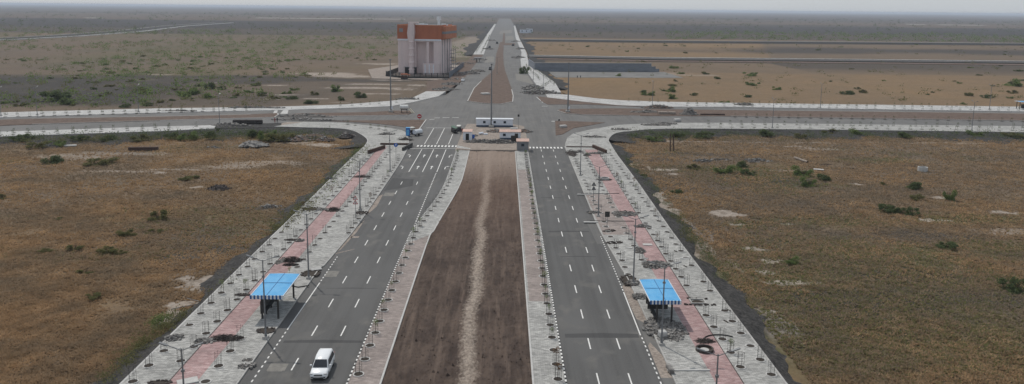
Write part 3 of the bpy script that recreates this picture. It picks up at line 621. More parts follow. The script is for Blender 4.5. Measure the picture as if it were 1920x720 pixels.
slope(PG([(-300, 219), (60, 209), (300, 203), (520, 200), (640, 196), (733, 189)], PZ), 1, 4, .1, -1.05, 'soil_brown', step=5)
# shoulder under the left cross street where the pavers are missing
m_ = MB(); m_.prism(PG([(402, 234.4), (570, 229.4), (586, 239.5), (500, 239.2), (402, 240.6)]), -1.2, -.01); struct(m_.build('shoulder', 'gravel'))

# far streets ------------------------------------------------------------
def far_strip(pts, w0, w1, z, mt, name): 
    p = PG(pts); m = MB(); ribbon(m, p, w0, w1, -1.2, z); struct(m.build(name, mt))
fs = [(985, 104.2), (1250, 108.7), (1500, 111), (1900, 115.2), (2500, 122)]
far_strip(fs, -18, 14, -.2, 'gravel', 'far_road'); far_strip(fs, 8, 12, -.05, 'paver_pale', 'pavement'); far_strip(fs, -9, -5, -.05, 'rubble', 'far_road_shoulder'); far_strip(fs, -34, -18, -.7, 'soil_brown', 'embankment')
fs = [(975, 73.2), (1250, 76.2), (1500, 78), (1900, 81), (2600, 87)]
far_strip(fs, -26, 18, -.2, 'gravel', 'far_road'); far_strip(fs, 2, 14, -.05, 'rubble', 'pavement'); far_strip(fs, -50, -26, -.7, 'gravel', 'embankment')
fs = [(-300, 82), (0, 72.5), (120, 66.5), (240, 58), (330, 48), (420, 42)]
far_strip(fs, -18, 18, -.4, 'gravel', 'far_road'); far_strip(fs, -22, -17, -.2, 'paver_pale', 'pavement'); far_strip(fs, 17, 24, -.2, 'rubble', 'pavement')
for a, c_, wd in (((160, 33), (190, 33), 25), ((1760, 46), (1845, 47), 30), ((1700, 45), (1735, 45.5), 30), ((480, 33), (760, 35.5), 30), ((0, 33), (1, 33), 10)):
    p = PG([a, c_]); m = MB(); ribbon(m, p, -wd, wd, -.99, -.8); struct(m.build('salt_flat', 'slab'))
# lot under the big building
m_ = MB(); m_.prism([(-72, 436), (-29, 430), (-24, 560), (-60, 575), (-85, 500)], -1.2, -.55); struct(m_.build('yard_ground', 'dust'))
m_ = MB(); m_.prism(PG([(800, 171), (836, 171), (868, 150), (885, 128), (898, 112), (907, 102), (887, 102), (870, 122), (845, 146), (800, 152)]), -1.2, -.03); struct(m_.build('yard_ground', 'soil_brown'))
#OBJECTS
# ------------------------------------------------------------------ words
ORD = ['nearest', 'second', 'third', 'fourth', 'fifth', 'sixth', 'seventh', 'eighth', 'ninth', 'tenth', 'eleventh', 'twelfth', 'thirteenth', 'fourteenth', 'fifteenth', 'sixteenth', 'seventeenth', 'eighteenth', 'nineteenth', 'twentieth']

# ------------------------------------------------------------------ street lamps
def lamp_root(label, loc, rz=0, hh=9.4, group='double-armed street lamps along the two carriageways'):
    t = empty('street_lamp', loc, rz, label, 'street lamp', group)
    m = MB(); m.tube((0, 0, 0), (0, 0, hh), .115, .06, 10); m.tube((0, 0, 0), (0, 0, .55), .17, .15, 10); p = m.build('pole', 'galv', t)
    m = MB(); m.box((0, 0, .10), (.62, .62, .35)); q = m.build('base_block', 'concrete', t)
    m = MB(); m.tube((0, 0, hh-2.05), (0, 0, hh-1.85), .17, .17, 8); c = m.build('collar', 'galv', t)
    ch = [(p, []), (q, []), (c, [])]
    for s in (-1, 1):
        m = MB(); m.tube((0, 0, hh-.15), (s*1.15, 0, hh+.28), .045, .035, 6); a = m.build('arm', 'galv', t)
        m = MB(); m.box((s*1.48, 0, hh+.40), (.75, .26, .09), 0, 0, 0, -s*.34); h = m.build('lamp_head', 'galv', a); ch.append((a, [h]))
    return t, ch
lampL = [(-26.9+.05, 63.3), (-27.2, 87.2), (-27.25, 107.8), (-26.9, 146.5), (-26.3, 182.3)]
lampR = [(18.2, 62.8), (18.35, 86.0), (18.4, 106.5), (17.75, 143.1), (17.9, 179.8)]
whereL = ['grey double-armed lamp at the bottom edge of the left pavement, foot out of view', 'grey double-armed lamp in front of the left bus shelter roof', 'grey double-armed lamp just behind the left bus shelter, over a dug hole',
          'grey double-armed lamp beside the pair of red triangle signs on the left pavement', 'grey double-armed lamp on the left kerb, the farthest before the turn arrows']
whereR = ['grey double-armed lamp at the bottom edge of the right pavement beyond the manhole ring', 'grey double-armed lamp standing before the right bus shelter', 'grey double-armed lamp with rubble at its foot just behind the right bus shelter',
          'grey double-armed lamp beside the dark square board sign on the right pavement', 'grey double-armed lamp on the right kerb, the farthest before the zebra crossing']
t, ch = lamp_root(whereL[0], (lampL[0][0], lampL[0][1], PZ))
for p, w_ in list(zip(lampL, whereL))[1:]: dup(t, ch, (p[0], p[1], PZ), random.uniform(-.06, .06), w_)
for p, w_ in zip(lampR, whereR): dup(t, ch, (p[0], p[1], PZ), random.uniform(-.06, .06), w_)
far_l = [(G(677, 214), ) for _ in ()]
for (px, py, lb) in [(70, 216, 'grey lamp post on the far pavement at the left end of the left cross street'), (2, 217, 'grey lamp post at the very left edge on the far pavement of the cross street'), (260, 210, 'faint lamp post second from the left, far pavement of the left cross street'), (412, 233, 'grey lamp post where the near pavement of the left cross street breaks off'),
                     (1448, 240, 'faint lamp post on the near pavement of the right cross street, left one of two'), (1822, 245, 'faint lamp post on the near pavement of the right cross street, right one of two'), (1223, 198, 'thin lamp post on the far pavement of the right cross street, leftmost there'), (1538, 202, 'thin lamp post on the far pavement of the right cross street, middle one'), (1855, 205, 'thin lamp post beside the distant blue shelter on the right'),
                     (1019, 172, 'lamp post on the red-tinted paving corner beyond the junction on the right'), (1000, 150, 'lamp post on the right pavement beyond the junction, near the round bush'), (932, 138, 'thin post beside the tip of the soil island beyond the junction')]:
    g_ = G(px, py, PZ); dup(t, ch, (g_[0], g_[1], PZ), R(90 if py > 190 else 0), lb, 'lamp posts around and beyond the junction')
def mast(px, py, hh, label):
    x, y = G(px, py, .1); t = empty('floodlight_mast', (x, y, .1), 0, label, 'mast', 'tall masts at the junction')
    m = MB(); m.tube((0, 0, 0), (0, 0, hh), .30, .13, 12); m.build('pole', 'galv', t)
    m = MB(); m.box((0, 0, .35), (1.6, 1.6, .7)); m.build('base_block', 'concrete', t)
    m = MB(); m.tube((0, 0, hh-.3), (0, 0, hh), .35, .4, 12)
    for k in range(3): m.box((.42*math.cos(k*2.1), .42*math.sin(k*2.1), hh-.1), (.25, .25, .12))
    m.build('head_frame', 'galv', t)
    m = MB(); m.box((.42, -.2, 1.6), (.5, .35, .9)); m.build('control_box', 'cabin_wall', t)
mast(733, 210, 19.3, 'tall grey mast on the left cross street island')
mast(921.2, 238.5, 20.5, 'tall grey mast rising behind the cabins in the middle')
mast(1064.7, 210, 18.4, 'tall grey mast on the nose of the right cross street island')

# ------------------------------------------------------------------ tree pits with guards
def pit_root(label, loc, group):
    t = empty('tree_pit', loc, 0, label, 'tree pit', group)
    m = MB(); m.ring((0, 0), .47, .60, -.05, .045, 18); a = m.build('concrete_ring', 'slab', t)
    m = MB(); m.disc((0, 0), .48, .012, 16); b_ = m.build('soil', 'pit_soil', t)
    return t, [(a, []), (b_, [])]
def guard_root(label, loc, group):
    m = MB()
    for k in range(5):
        a = k*2*math.pi/5+.3; m.tube((.36*math.cos(a), .36*math.sin(a), 0), (.36*math.cos(a), .36*math.sin(a), 1.55), .014, .014, 4)
    for z in (.45, 1.0, 1.45):
        for k in range(10):
            a = k*math.pi/5; c_ = (k+1)*math.pi/5; m.tube((.36*math.cos(a), .36*math.sin(a), z), (.36*math.cos(c_), .36*math.sin(c_), z), .011, .011, 4, caps=False)
    o = m.build('tree_guard', 'dark_metal'); return tag(o, label, 'tree guard', group), []
rowsP = [  # x, y0, step, n, kind of guard spread, name, skip
    (-37.45, 76.3, 3.64, 38, .55, 'by the left outer kerb', {4-1}),
    (-34.5, 81.1, 3.66, 36, .75, 'left of the left red path', set()),
    (-30.1, 76.3, 3.64, 38, .75, 'right of the left red path', {4, 5, 6, 7, 8}),
    (-26.35, 130.9, 3.1, 22, .5, 'by the left road kerb', {5, 16}),
    (28.5, 78.5, 3.62, 38, .5, 'by the right outer kerb', {6, 9}),
    (25.75, 80.3, 3.64, 36, .75, 'right of the right red path', {6}),
    (21.4, 110.0, 3.64, 28, .5, 'left of the right red path', {0, 8}),
    (18.3, 110.5, 3.2, 32, .3, 'by the right road kerb', {10, 21}),
    (-14.9, 78.1, 3.58, 36, .8, 'left of the brown median', set()),
    (5.9, 77.2, 3.57, 37, .8, 'right of the brown median', set())]
pr_, pch = pit_root('x', (0, 0, 0), None); gr_, gch = guard_root('x', (0, 0, 0), None)
used = [False, False]; sapl = []
def xm(x, y):   # the median strip bends away with the kerb
    if x == -14.9:
        k = [p for p in RKL]
        for a, b_ in zip(k[:-1], k[1:]):
            if a[1] <= y <= b_[1]: return a[0]+(b_[0]-a[0])*(y-a[1])/(b_[1]-a[1])+.75
    if x == 5.9: return 5.9+.0
    if x == -26.35: return -26.1+.0*(y-130)
    return x
npit = ng = 0
for (x0, y0, st, n_, pg, nm, skip) in rowsP:
    cnt = 0
    for k in range(n_):
        y = y0+st*k+random.uniform(-.08, .08)
        if k in skip or y > 211: continue
        x = xm(x0, y)+random.uniform(-.05, .05); cnt += 1
        lab = f'{ORD[cnt-1]} soil pit in the row {nm}' if cnt <= 20 else f'one of the small distant soil pits in the row {nm}'
        grp = 'tree pits '+nm
        if not used[0]: pr_['label'] = lab; pr_['group'] = grp; pr_.location = (x, y, PZ+.006); used[0] = True
        else: dup(pr_, pch, (x, y, PZ+.006), 0, lab, grp, (1, random.uniform(.92, 1.08), 1))
        if random.random() < pg:
            ng += 1; gl = (f'thin wire guard on the {ORD[cnt-1]} pit of the row {nm}' if cnt <= 20 else f'one of the thin distant wire guards in the row {nm}'); gg = 'wire tree guards '+nm
            if not used[1]: gr_['label'] = gl; gr_['group'] = gg; gr_.location = (x, y, PZ+.02); used[1] = True
            else: dup(gr_, gch, (x, y, PZ+.02), random.random()*3, gl, gg, (1, 1, random.uniform(.85, 1.1)))
        r_ = random.random()
        if 'median' in nm and r_ < (.62 if 'right' in nm else .3): sapl.append((x, y, 'green' if r_ < .5 else 'dry', nm, cnt))
        elif r_ < .08: sapl.append((x, y, 'green' if r_ < .05 else 'dry', nm, cnt))
# saplings
def leaves(m, c, rr, n_, s, mi=0, flat=.8):
    for _ in range(n_):
        d = Vector((random.gauss(0, 1), random.gauss(0, 1), random.gauss(0, 1))).normalized()*rr*random.random()**.45
        p = Vector(c)+Vector((d.x, d.y, d.z*flat)); a = Vector((random.uniform(-1, 1), random.uniform(-1, 1), random.uniform(-.6, .6))).normalized()*s; b_ = a.orthogonal().normalized()*s*random.uniform(.35, .7)
        b_ = Matrix.Rotation(random.random()*6, 3, a) @ b_
        m.add([p-a*.5, p+b_*.5, p+a*.5, p-b_*.5], [(0, 1, 2, 3)], mi)
def sapling_root(kind):
    t = empty('sapling', (0, 0, 0), 0, 'x', 'sapling'); m = MB(); m.tube((0, 0, 0), (.05, .02, 1.5), .03, .012, 5); m.tube((.03, .01, .8), (.28, .1, 1.4), .012, .006, 4); a = m.build('stem', 'twig', t)
    m = MB(); leaves(m, (.06, .02, 1.5), .42, 70, .16); leaves(m, (.2, .1, 1.15), .25, 26, .14); b_ = m.build('foliage', 'leaf_gr' if kind == 'green' else 'leaf_dry', t)
    return t, [(a, []), (b_, [])]
SP = {}
for x, y, kd, nm, cnt in sapl:
    word = 'leafy green sapling' if kd == 'green' else 'brown withered sapling'
    lab = f'{word} on the {ORD[cnt-1]} pit of the row {nm}' if cnt <= 20 else f'one of the distant {word.replace("sapling", "saplings")} in the row {nm}'
    if kd not in SP: SP[kd] = sapling_root(kd); r0 = SP[kd][0]; r0['label'] = lab; r0['group'] = 'saplings '+nm; r0.location = (x, y, PZ)
    else: s_ = random.uniform(.6, 1.15); dup(SP[kd][0], SP[kd][1], (x+random.uniform(-.1, .1), y, PZ), random.random()*6, lab, 'saplings '+nm, (s_, s_, s_))
# the rows on the cross street and beyond: too many and too small to tell apart
m = MB(); mg = MB()
def farrow(p0, p1, st=3.65, h=1.5, dark_=True, jit=.4, prob=1.0):
    a = G(*p0, PZ); b_ = G(*p1, PZ); L = math.hypot(b_[0]-a[0], b_[1]-a[1]); n_ = int(L/st)
    for i in range(n_):
        if random.random() > prob: continue
        t = i/n_; x = a[0]+(b_[0]-a[0])*t+random.uniform(-jit, jit); y = a[1]+(b_[1]-a[1])*t
        m.disc((x, y), .62, PZ+.02, 10)
        for k in range(4): mg.tube((x+.33*math.cos(k*1.57), y+.33*math.sin(k*1.57), PZ), (x+.33*math.cos(k*1.57), y+.33*math.sin(k*1.57), PZ+h*random.uniform(.7, 1.1)), .018, .018, 3, caps=False)
        if random.random() < .7: leaves(mg, (x, y, PZ+1.1), .38, 12, .28)
for a, b_ in (((-60, 216), (500, 202)), ((-60, 221), (500, 205.5)), ((-60, 252), (390, 236)), ((-60, 256), (390, 239.5)), ((1290, 193.5), (1980, 202.5)), ((1290, 198), (1980, 208)), ((1180, 189.5), (1290, 192)),
             ((1330, 232), (1980, 239.5)), ((1330, 238), (1980, 245.5)), ((1380, 219), (1980, 229)), ((1000, 176), (1030, 155)), ((640, 198.5), (760, 191)), ((650, 233.5), (740, 246))):
    farrow(a, b_, prob=.9)
far_a = [((892, 100), (913, 66), 9), ((902, 101), (919, 66), 9), ((1040, 160), (1000, 128), 5), ((1012, 150), (985, 122), 5)]
for a, b_, st in far_a: farrow(a, b_, st, 2.0)
tag(m.build('distant_planting_pits', 'pit_soil'), None, None, kind='stuff'); tag(mg.build('distant_tree_guards', 'leaf_dk'), None, None, kind='stuff')

# ------------------------------------------------------------------ bus shelters
def shelter(loc, label, w=4.0, L=8.2, hh=3.05, near_fascia=True, group=None, cage=False, name='bus_shelter'):
    t = empty(name, loc, 0, label, 'bus shelter', group); ch = []
    m = MB(); K = 8; vs = []
    for i in range(K+1):
        u = -1+2*i/K; z = hh+.10*(1-u*u)
        for y in (-L/2, L/2): vs.append((u*w/2, y, z))
    m.add(vs, [(2*i, 2*i+2, 2*i+3, 2*i+1) for i in range(K)])
    m.add([(a, b_, c_-.05) for a, b_, c_ in vs], [(2*i+1, 2*i+3, 2*i+2, 2*i) for i in range(K)])
    rf = m.build('roof', 'blue_sheet', t)
    m = MB(); m.box((0, 0, hh+.115), (.05, L, .03)); m.box((0, .4, hh+.12), (w*.96, .06, .03)); s1 = m.build('roof_seam', 'blue_dark', rf)
    m = MB()
    for s in (-1, 1): m.box((s*w/2, 0, hh-.03), (.07, L+.06, .16))
    m.box((0, L/2, hh+.02), (w, .07, .16)); s2 = m.build('roof_edge', 'white_sheet', rf)
    m = MB(); y = -L/2 if near_fascia else L/2
    n_ = 18
    for i in range(n_): m.box((-w/2+w*(i+.5)/n_, -L/2-.05, hh-.12), (w/n_, .06, .48), 0, i % 2)
    fa = m.build('striped_fascia', ['blue_dark', 'white_sheet'], t)
    m = MB()
    for i in range(5): m.box((0, -L/2+.4+i*(L-.8)/4, hh-.10), (w*.94, .07, .09))
    fr = m.build('roof_frame', 'dark_metal', t)
    ch = [(rf, [s1, s2]), (fa, []), (fr, [])]
    for yy in (-L/2+.5, L/2-.5):
        for xx in ((-.75, 1.2) if not cage else (-.9, .9)):
            m = MB(); m.box((xx, yy, hh/2-.06), (.20, .20, hh-.12)); ch.append((m.build('post', 'dark_metal', t), []))
    m = MB(); m.box((-.8, 0, .45), (.45, L*.7, .06)); [m.box((-.8, q, .22), (.4, .08, .44)) for q in (-2.2, 0, 2.2)]; ch.append((m.build('bench', 'dark_metal', t), []))
    m = MB(); m.box((-1.05 if not cage else .1, 0 if not cage else 1.2, 1.25), ((.05, L*.8, 1.6) if not cage else (2.6, .08, 2.3))); ch.append((m.build('back_panel', 'dark_metal', t), []))
    return t, ch
SHG = 'blue-roofed bus shelters'
sh, sch = shelter((-28.6, 96.7, PZ), 'blue-roofed bus shelter with a striped front edge on the left pavement', group=SHG)
sh2, sch2 = shelter((19.85, 95.6, PZ), 'blue-roofed bus shelter with rubble around it on the right pavement', w=3.8, L=7.8, group=SHG, cage=True)
g_ = G(1915, 205, PZ); dup(sh, sch, (g_[0]+3, g_[1]+1, PZ), R(90), 'distant blue shelter at the right edge on the cross street', SHG)
g_ = G(896, 116, PZ)
s3, c3 = shelter((g_[0], g_[1], PZ), 'distant grey-roofed shelter at the head of the pavement beyond the large building', w=5.5, L=8, group='grey shelters')
s3.location.z = .1
for c_ in kids(s3):
    if c_.name.startswith('roof') or c_.name.startswith('striped'):
        pass
for o_ in [c3[0][0]]+c3[0][1]+[c3[1][0]]:
    o_.data.materials.clear(); o_.data.materials.append(M['grey_wall'])
    o_.data.polygons.foreach_set('material_index', [0]*len(o_.data.polygons))

# ------------------------------------------------------------------ van
def loft(m, secs, mi=0, cap=True):
    n_ = len(secs[0]); k = []
    vs = [p for s in secs for p in s]
    fs = [(i*n_+j, i*n_+(j+1) % n_, (i+1)*n_+(j+1) % n_, (i+1)*n_+j) for i in range(len(secs)-1) for j in range(n_)]
    if cap: fs += [tuple(range(n_-1, -1, -1)), tuple((len(secs)-1)*n_+j for j in range(n_))]
    m.add(vs, fs, mi)
def make_van():
    t = empty('minivan', (-18.85, 79.15, .01), R(1.5), 'white people carrier driving towards the camera on the left carriageway', 'car')
    # y: -2.35 front .. 2.35 rear
    def sec(y, hw, z0, z1, sh=.12, tz=None):
        tz = tz or z1
        return [(-hw*.93, y, z0), (-hw, y, z0+.14), (-hw, y, z1-.22), (-hw+sh*.5, y, z1-.06), (-hw+sh*1.6, y, z1), (hw-sh*1.6, y, z1), (hw-sh*.5, y, z1-.06), (hw, y, z1-.22), (hw, y, z0+.14), (hw*.93, y, z0)]
    m = MB()
    loft(m, [sec(-2.36, .62, .38, .62), sec(-2.30, .78, .26, .74), sec(-2.1, .87, .22, .84), sec(-1.75, .905, .22, .92), sec(-1.2, .915, .22, 1.0), sec(-.9, .915, .22, 1.02), sec(0, .92, .22, 1.03), sec(1.4, .92, .22, 1.05), sec(2.0, .905, .24, 1.05), sec(2.28, .86, .28, 1.03), sec(2.36, .78, .36, .95)])
    b_ = m.build('body', 'car_white', t, True)
    def cs(y, hw, z, z0=.98): return [(-.88, y[0], z0), (-hw-.03, y[1], z-.10), (-hw+.06, y[1], z), (hw-.06, y[1], z), (hw+.03, y[1], z-.10), (.88, y[0], z0)]
    m = MB(); loft(m, [[(-.84, -1.28, .96), (-.80, -1.27, 1.0), (-.74, -1.26, 1.01), (.74, -1.26, 1.01), (.80, -1.27, 1.0), (.84, -1.28, .96)], cs((-1.1, -.52), .64, 1.60), cs((-.4, -.1), .68, 1.68), cs((.6, .6), .69, 1.73), cs((1.5, 1.5), .68, 1.72), cs((2.1, 2.0), .66, 1.66), [(-.84, 2.3, .98), (-.66, 2.2, 1.48), (-.6, 2.2, 1.55), (.6, 2.2, 1.55), (.66, 2.2, 1.48), (.84, 2.3, .98)]])
    m.build('cabin', 'car_white', t, True)
    m = MB(); m.add([(-.74, -1.30, 1.045), (.74, -1.30, 1.045), (.60, -.60, 1.595), (-.60, -.60, 1.595)], [(0, 1, 2, 3)])
    m.add([(-.74, -1.30, 1.03), (.74, -1.30, 1.03), (.60, -.60, 1.58), (-.60, -.60, 1.58)], [(3, 2, 1, 0)]); m.build('windscreen', 'glass', t)
    for s in (-1, 1):
        for (ya, yb, yc, yd) in ((-1.0, -.12, -.12, -.42), (-.04, .82, .82, -.04), (.90, 1.85, 1.65, .90)):
            xo = lambda z: s*(.905-(z-1.03)*.30)
            m = MB(); vs = [(xo(1.06), ya, 1.06), (xo(1.06), yb, 1.06), (xo(1.52), yc, 1.52), (xo(1.52), yd, 1.52)]
            m.add(vs+[(x-s*.03, y, z) for x, y, z in vs], [(0, 1, 2, 3), (7, 6, 5, 4), (0, 4, 5, 1), (1, 5, 6, 2), (2, 6, 7, 3), (3, 7, 4, 0)]); m.build('side_window', 'glass', t)
        m = MB(); m.box((s*1.0, -.92, 1.10), (.22, .10, .15)); m.build('mirror', 'car_white', t)
        m = MB(); m.box((s*.70, -2.19, .735), (.32, .22, .13), s*.35); m.build('headlight', 'lamp_glass', t)
        m = MB(); m.box((s*.64, -2.335, .42), (.16, .06, .10)); m.build('fog_lamp', 'car_black', t)
        m = MB(); m.box((s*.76, 2.30, .95), (.14, .10, .30)); m.build('tail_light', 'red_paint', t)
        for y in (-1.45, 1.35):
            wl = MB(); wl.tube((s*.72, y, .33), (s*.925, y, .33), .335, .335, 20); w2 = wl.build('wheel', 'rubber', t)
            wl = MB(); wl.tube((s*.90, y, .33), (s*.935, y, .33), .215, .20, 16); wl.build('rim', 'chrome', w2)
    m = MB(); m.box((0, -2.335, .655), (.86, .06, .13)); g1 = m.build('grille', 'car_black', t)
    m = MB(); m.box((0, -2.372, .66), (.70, .012, .02)); m.build('grille_bar', 'chrome', g1)
    m = MB(); m.box((0, -2.350, .335), (1.1, .06, .10)); m.build('air_intake', 'car_black', t)
    m = MB(); m.box((0, -2.385, .50), (.46, .02, .11)); m.build('number_plate', 'slab', t)
    for s in (-.25, .3):
        m = MB(); m.box((s, -1.14, 1.165), (.5, .02, .02), .1, 0, -.6); m.build('wiper', 'car_black', t)
make_van()

# ------------------------------------------------------------------ rubble, holes, slabs
def heap(name, loc, rx, ry, h, n_, s, label, cat, mt='rubble', mound='rubble_mound', group=None):
    t = empty(name, loc, 0, label, cat, group); m = MB(); K = 14; L_ = 4; vs = [(0, 0, h)]
    for j in range(1, L_+1):
        for i in range(K):
            a = 2*math.pi*i/K; r = j/L_*(1+random.uniform(-.18, .18)); vs.append((rx*r*math.cos(a), ry*r*math.sin(a), max(-.03, h*(1-(j/L_)**1.4)+(random.uniform(-.1, .12)*h if j < L_ else -.03))))
    fs_ = [(0, 1+i, 1+(i+1) % K) for i in range(K)]+[(1+(j-1)*K+i, 1+j*K+i, 1+j*K+(i+1) % K, 1+(j-1)*K+(i+1) % K) for j in range(1, L_) for i in range(K)]
    m.add(vs, fs_); m.build('mound', mound, t)
    m = MB()
    for _ in range(n_):
        a = random.random()*6.283; r = random.random()**.6*1.15; d = s*random.uniform(.4, 1.2)
        m.box((rx*r*math.cos(a), ry*r*math.sin(a), max(0.02, h*(1-r**1.4))+d*.12), (d, d*random.uniform(.5, 1), d*random.uniform(.25, .7)), random.random()*6, 0, random.uniform(-.5, .5), random.uniform(-.5, .5))
    m.build('broken_pieces', mt, t)['kind'] = 'stuff'; return t
def H(px, py, rx, ry, h, n_, s, label, cat='rubble heap', z=PZ, **k): x, y = G(px, py, z); return heap(k.pop('name', 'rubble_heap'), (x, y, z), rx, ry, h, n_, s, label, cat, **k)
def brush(px, py, rx, ry, h, label, z=PZ, n_=260, mt='brush'):
    x, y = G(px, py, z); t = empty('brushwood_pile', (x, y, z), 0, label, 'brushwood pile', 'piles of dark brushwood'); m = MB()
    for _ in range(n_):
        a = random.random()*6.283; r = random.random()**.6; zz = random.random()*h*(1-r*r)+.02; th = random.random()*3.14; ln = random.uniform(.3, .8)
        p = Vector((rx*r*math.cos(a), ry*r*math.sin(a), zz)); d = Vector((math.cos(th), math.sin(th), random.uniform(-.3, .4)))*ln*.5; m.tube(p-d, p+d, .03, .015, 3, caps=False)
    m.build('branches', mt, t)['kind'] = 'stuff'
    m = MB(); K = 12; m.add([(0, 0, h*.6)]+[(rx*.8*math.cos(i*.5236), ry*.8*math.sin(i*.5236), 0) for i in range(K)], [(0, 1+i, 1+(i+1) % K) for i in range(K)]); m.build('core', 'rubble_dark', t)
def hole(px, py, rx, ry, label, rz=0, z=PZ):
    x, y = G(px, py, z); t = empty('dug_hole', (x, y, z), rz, label, 'hole', 'dug holes in the pavements')
    m = MB(); m.box((0, 0, .012), (rx*2, ry*2, .012)); m.build('pit_floor', 'pit_soil', t)
    m = MB()
    for _ in range(40):
        a = random.random()*6.283; d = random.uniform(.12, .3); m.box((rx*1.1*math.cos(a)*random.uniform(.8, 1.1), ry*1.1*math.sin(a)*random.uniform(.8, 1.1), .05), (d, d*.7, d*.5), random.random()*3)
    m.build('loose_soil', 'rubble_dark', t)['kind'] = 'stuff'
def slab(px, py, sx, sy, sz, label, rz=0, z=PZ, mt='slab', cat='slab', tilt=0, name='concrete_slab', lift=0):
    x, y = G(px, py, z); m = MB(); m.box((0, 0, 0), (sx, sy, sz), 0, 0, tilt)
    # worn corners
    o = m.build(name, mt); o.location = (x, y, z+sz/2+abs(math.sin(tilt))*sy/2+lift); o.rotation_euler = (0, 0, rz)
    bv = o.modifiers.new('b', 'BEVEL'); bv.width = min(sx, sy, sz)*.15; bv.segments = 1
    return tag(o, label, cat)
brush(424, 635, 2.1, .9, .5, 'dark brushwood heap across the left red path in front of the shelter')
brush(548, 489, 1.5, 1.0, .7, 'large dark brushwood heap on the left red path just behind the shelter')
brush(545, 497, 1.2, .5, .25, 'flat dark brushwood in front of the larger heap behind the left shelter')
brush(626, 393, 1.3, .8, .45, 'dark low brushwood heap on the left red path right of the grate', n_=160)
brush(680, 332, 2.2, .7, .6, 'dark rubble and sticks across the far part of the left red path', n_=160)
brush(1322, 640, 1.2, .7, .3, 'dark soil and twigs behind the manhole ring on the right pavement', n_=120)
brush(760, 262, 2.5, 1.4, 1.3, 'tangle of dark sticks at the end of the left pavement by the junction', n_=160)
brush(1072, 288, 1.6, 5, .9, 'dark green tangle at the far inner corner of the right pavement', n_=200)
hole(500, 620, .95, .75, 'dug hole at the foot of the lamp before the left shelter')
hole(583, 513, 1.2, 1.2, 'dug hole with a white slab beside the lamp behind the left shelter')
hole(679, 399, 1.0, .9, 'dug hole at the foot of the lamp by the red triangle signs')
hole(1180, 526, 1.0, 2.0, 'dark dug soil by the lamp behind the right shelter')
hole(1142, 433, 1.0, .5, 'dark oblong opening behind the kerb at the head of the right bay', .3)
hole(1152, 455, 1.2, .6, 'second dark oblong opening along the kerb of the right bay', .3)
hole(455, 553, .9, .3, 'narrow dark slot between the pit rows left of the shelter roof')
hole(549, 450, 1.1, .35, 'narrow dark slot beside the left red path behind the shelter')
hole(586, 392, 1.7, 1.1, 'square dark grate in the outer part of the left pavement')
hole(624, 395, 1.1, .8, 'dark round opening on the edge of the left red path')
hole(300, 717, 1.0, .4, 'dark slot at the bottom of the left pavement')
hole(1174, 399, 1.2, 1.2, 'dark open pit with rubble across the right red path, farther one')
hole(1228, 498, 1.3, 1.0, 'dark open pit with red debris across the right red path behind the shelter')
hole(1134, 337, 1.3, .9, 'dark opening under the ring of stones on the right red path')
hole(1232, 548, .01+.9, .5, 'dark damp patch behind the right shelter')
slab(593, 506, 1.5, .6, .12, 'tilted pale slab across the hole behind the left shelter', .5, tilt=.3)
slab(352, 716, 2.0, 1.3, .14, 'pale square slab at the bottom end of the left red path', .5)
slab(1214, 459, 1.5, .9, .1, 'pale flat slab right of the right red path behind the shelter')
slab(1167, 486, 1.3, .5, .1, 'small pale slab near the kerb behind the right shelter', -.4)
slab(1179, 465, 1.1, .4, .1, 'white slab fragment in the middle of the right pavement', -.3)
slab(1283, 485, 1.3, .35, .1, 'thin white slab beside the outer pits of the right pavement')
slab(1209, 485, 1.0, .3, .1, 'thin white bar beside the pit behind the right shelter', -.2)
slab(1096, 365, 3.0, .35, .14, 'beige bar crossing the right kerb, lower end on the road', 0)
slab(1108, 417, 2.6, .5, .14, 'pale ramp block over the right kerb by the board sign', 0)
slab(708, 337, 1.5, .9, .12, 'pale slab on the left pavement near the kerb, under the far lamp')
slab(1242, 632, .95, .8, .75, 'whitish block leaning at the foot of the lamp before the right shelter', .3, tilt=.1)
slab(1291, 695, 4.6, .22, .12, 'long pale concrete bar lying across the bottom of the right pavement', .02)
slab(1256, 695, .5, 1.6, .5, 'broken dark kerb stones at the bottom edge of the right bay', .1, mt='rubble', cat='kerb stones', name='kerb_stones')
slab(1110, 414.5, 8, .14, .1, 'dark thin channel crossing the right pavement by the board sign', 0, mt='dark_metal', cat='channel', name='drain_channel', z=PZ)
bpy.data.objects['drain_channel'].location.x += 3.6
slab(1125, 363, 8, .14, .1, 'dark thin channel crossing the right pavement by the triangle signs', 0, mt='dark_metal', cat='channel', name='drain_channel')
slab(1092, 276, 9, .35, .25, 'dark reddish beam across the far end of the right red path', 0, mt='rust', cat='beam', name='steel_beam')
slab(740, 271.5, 8, .4, .5, 'dark low beam across the far end of the left red path', 0, mt='rust', cat='beam', name='steel_beam')
slab(706, 283, .5, 9, .9, 'dark barrier at the far left end of the left red path', -.35, mt='rust', cat='barrier', name='barrier')
slab(764, 278, .5, 8, .9, 'dark barrier on the left kerb just before the zebra crossing', -.2, mt='dark_metal', cat='barrier', name='barrier')
slab(1124, 282, .5, 9, .9, 'dark barrier at the far right end of the right red path', .3, mt='rust', cat='barrier', name='barrier')
H(1250, 618, 2.1, 3.4, .35, 420, .34, 'wide spread of grey broken pavers before the right shelter', n=0) if False else None
H(1247, 617, 2.3, 3.2, .30, 420, .32, 'wide spread of grey broken pavers before the right shelter')
H(1230, 497, 2.0, 1.6, .5, 130, .34, 'heap of dark and red broken pavers across the right red path behind the shelter')
H(1172, 402, 2.2, 1.6, .45, 90, .34, 'heap of broken pavers across the farther part of the right red path')
H(1200, 556, 1.0, 1.0, .35, 90, .25, 'small grey rubble heap at the left corner of the right shelter')
H(1205, 425, 1.3, .5, .3, 36, .5, 'row of loose pavers left of the slab on the right pavement')
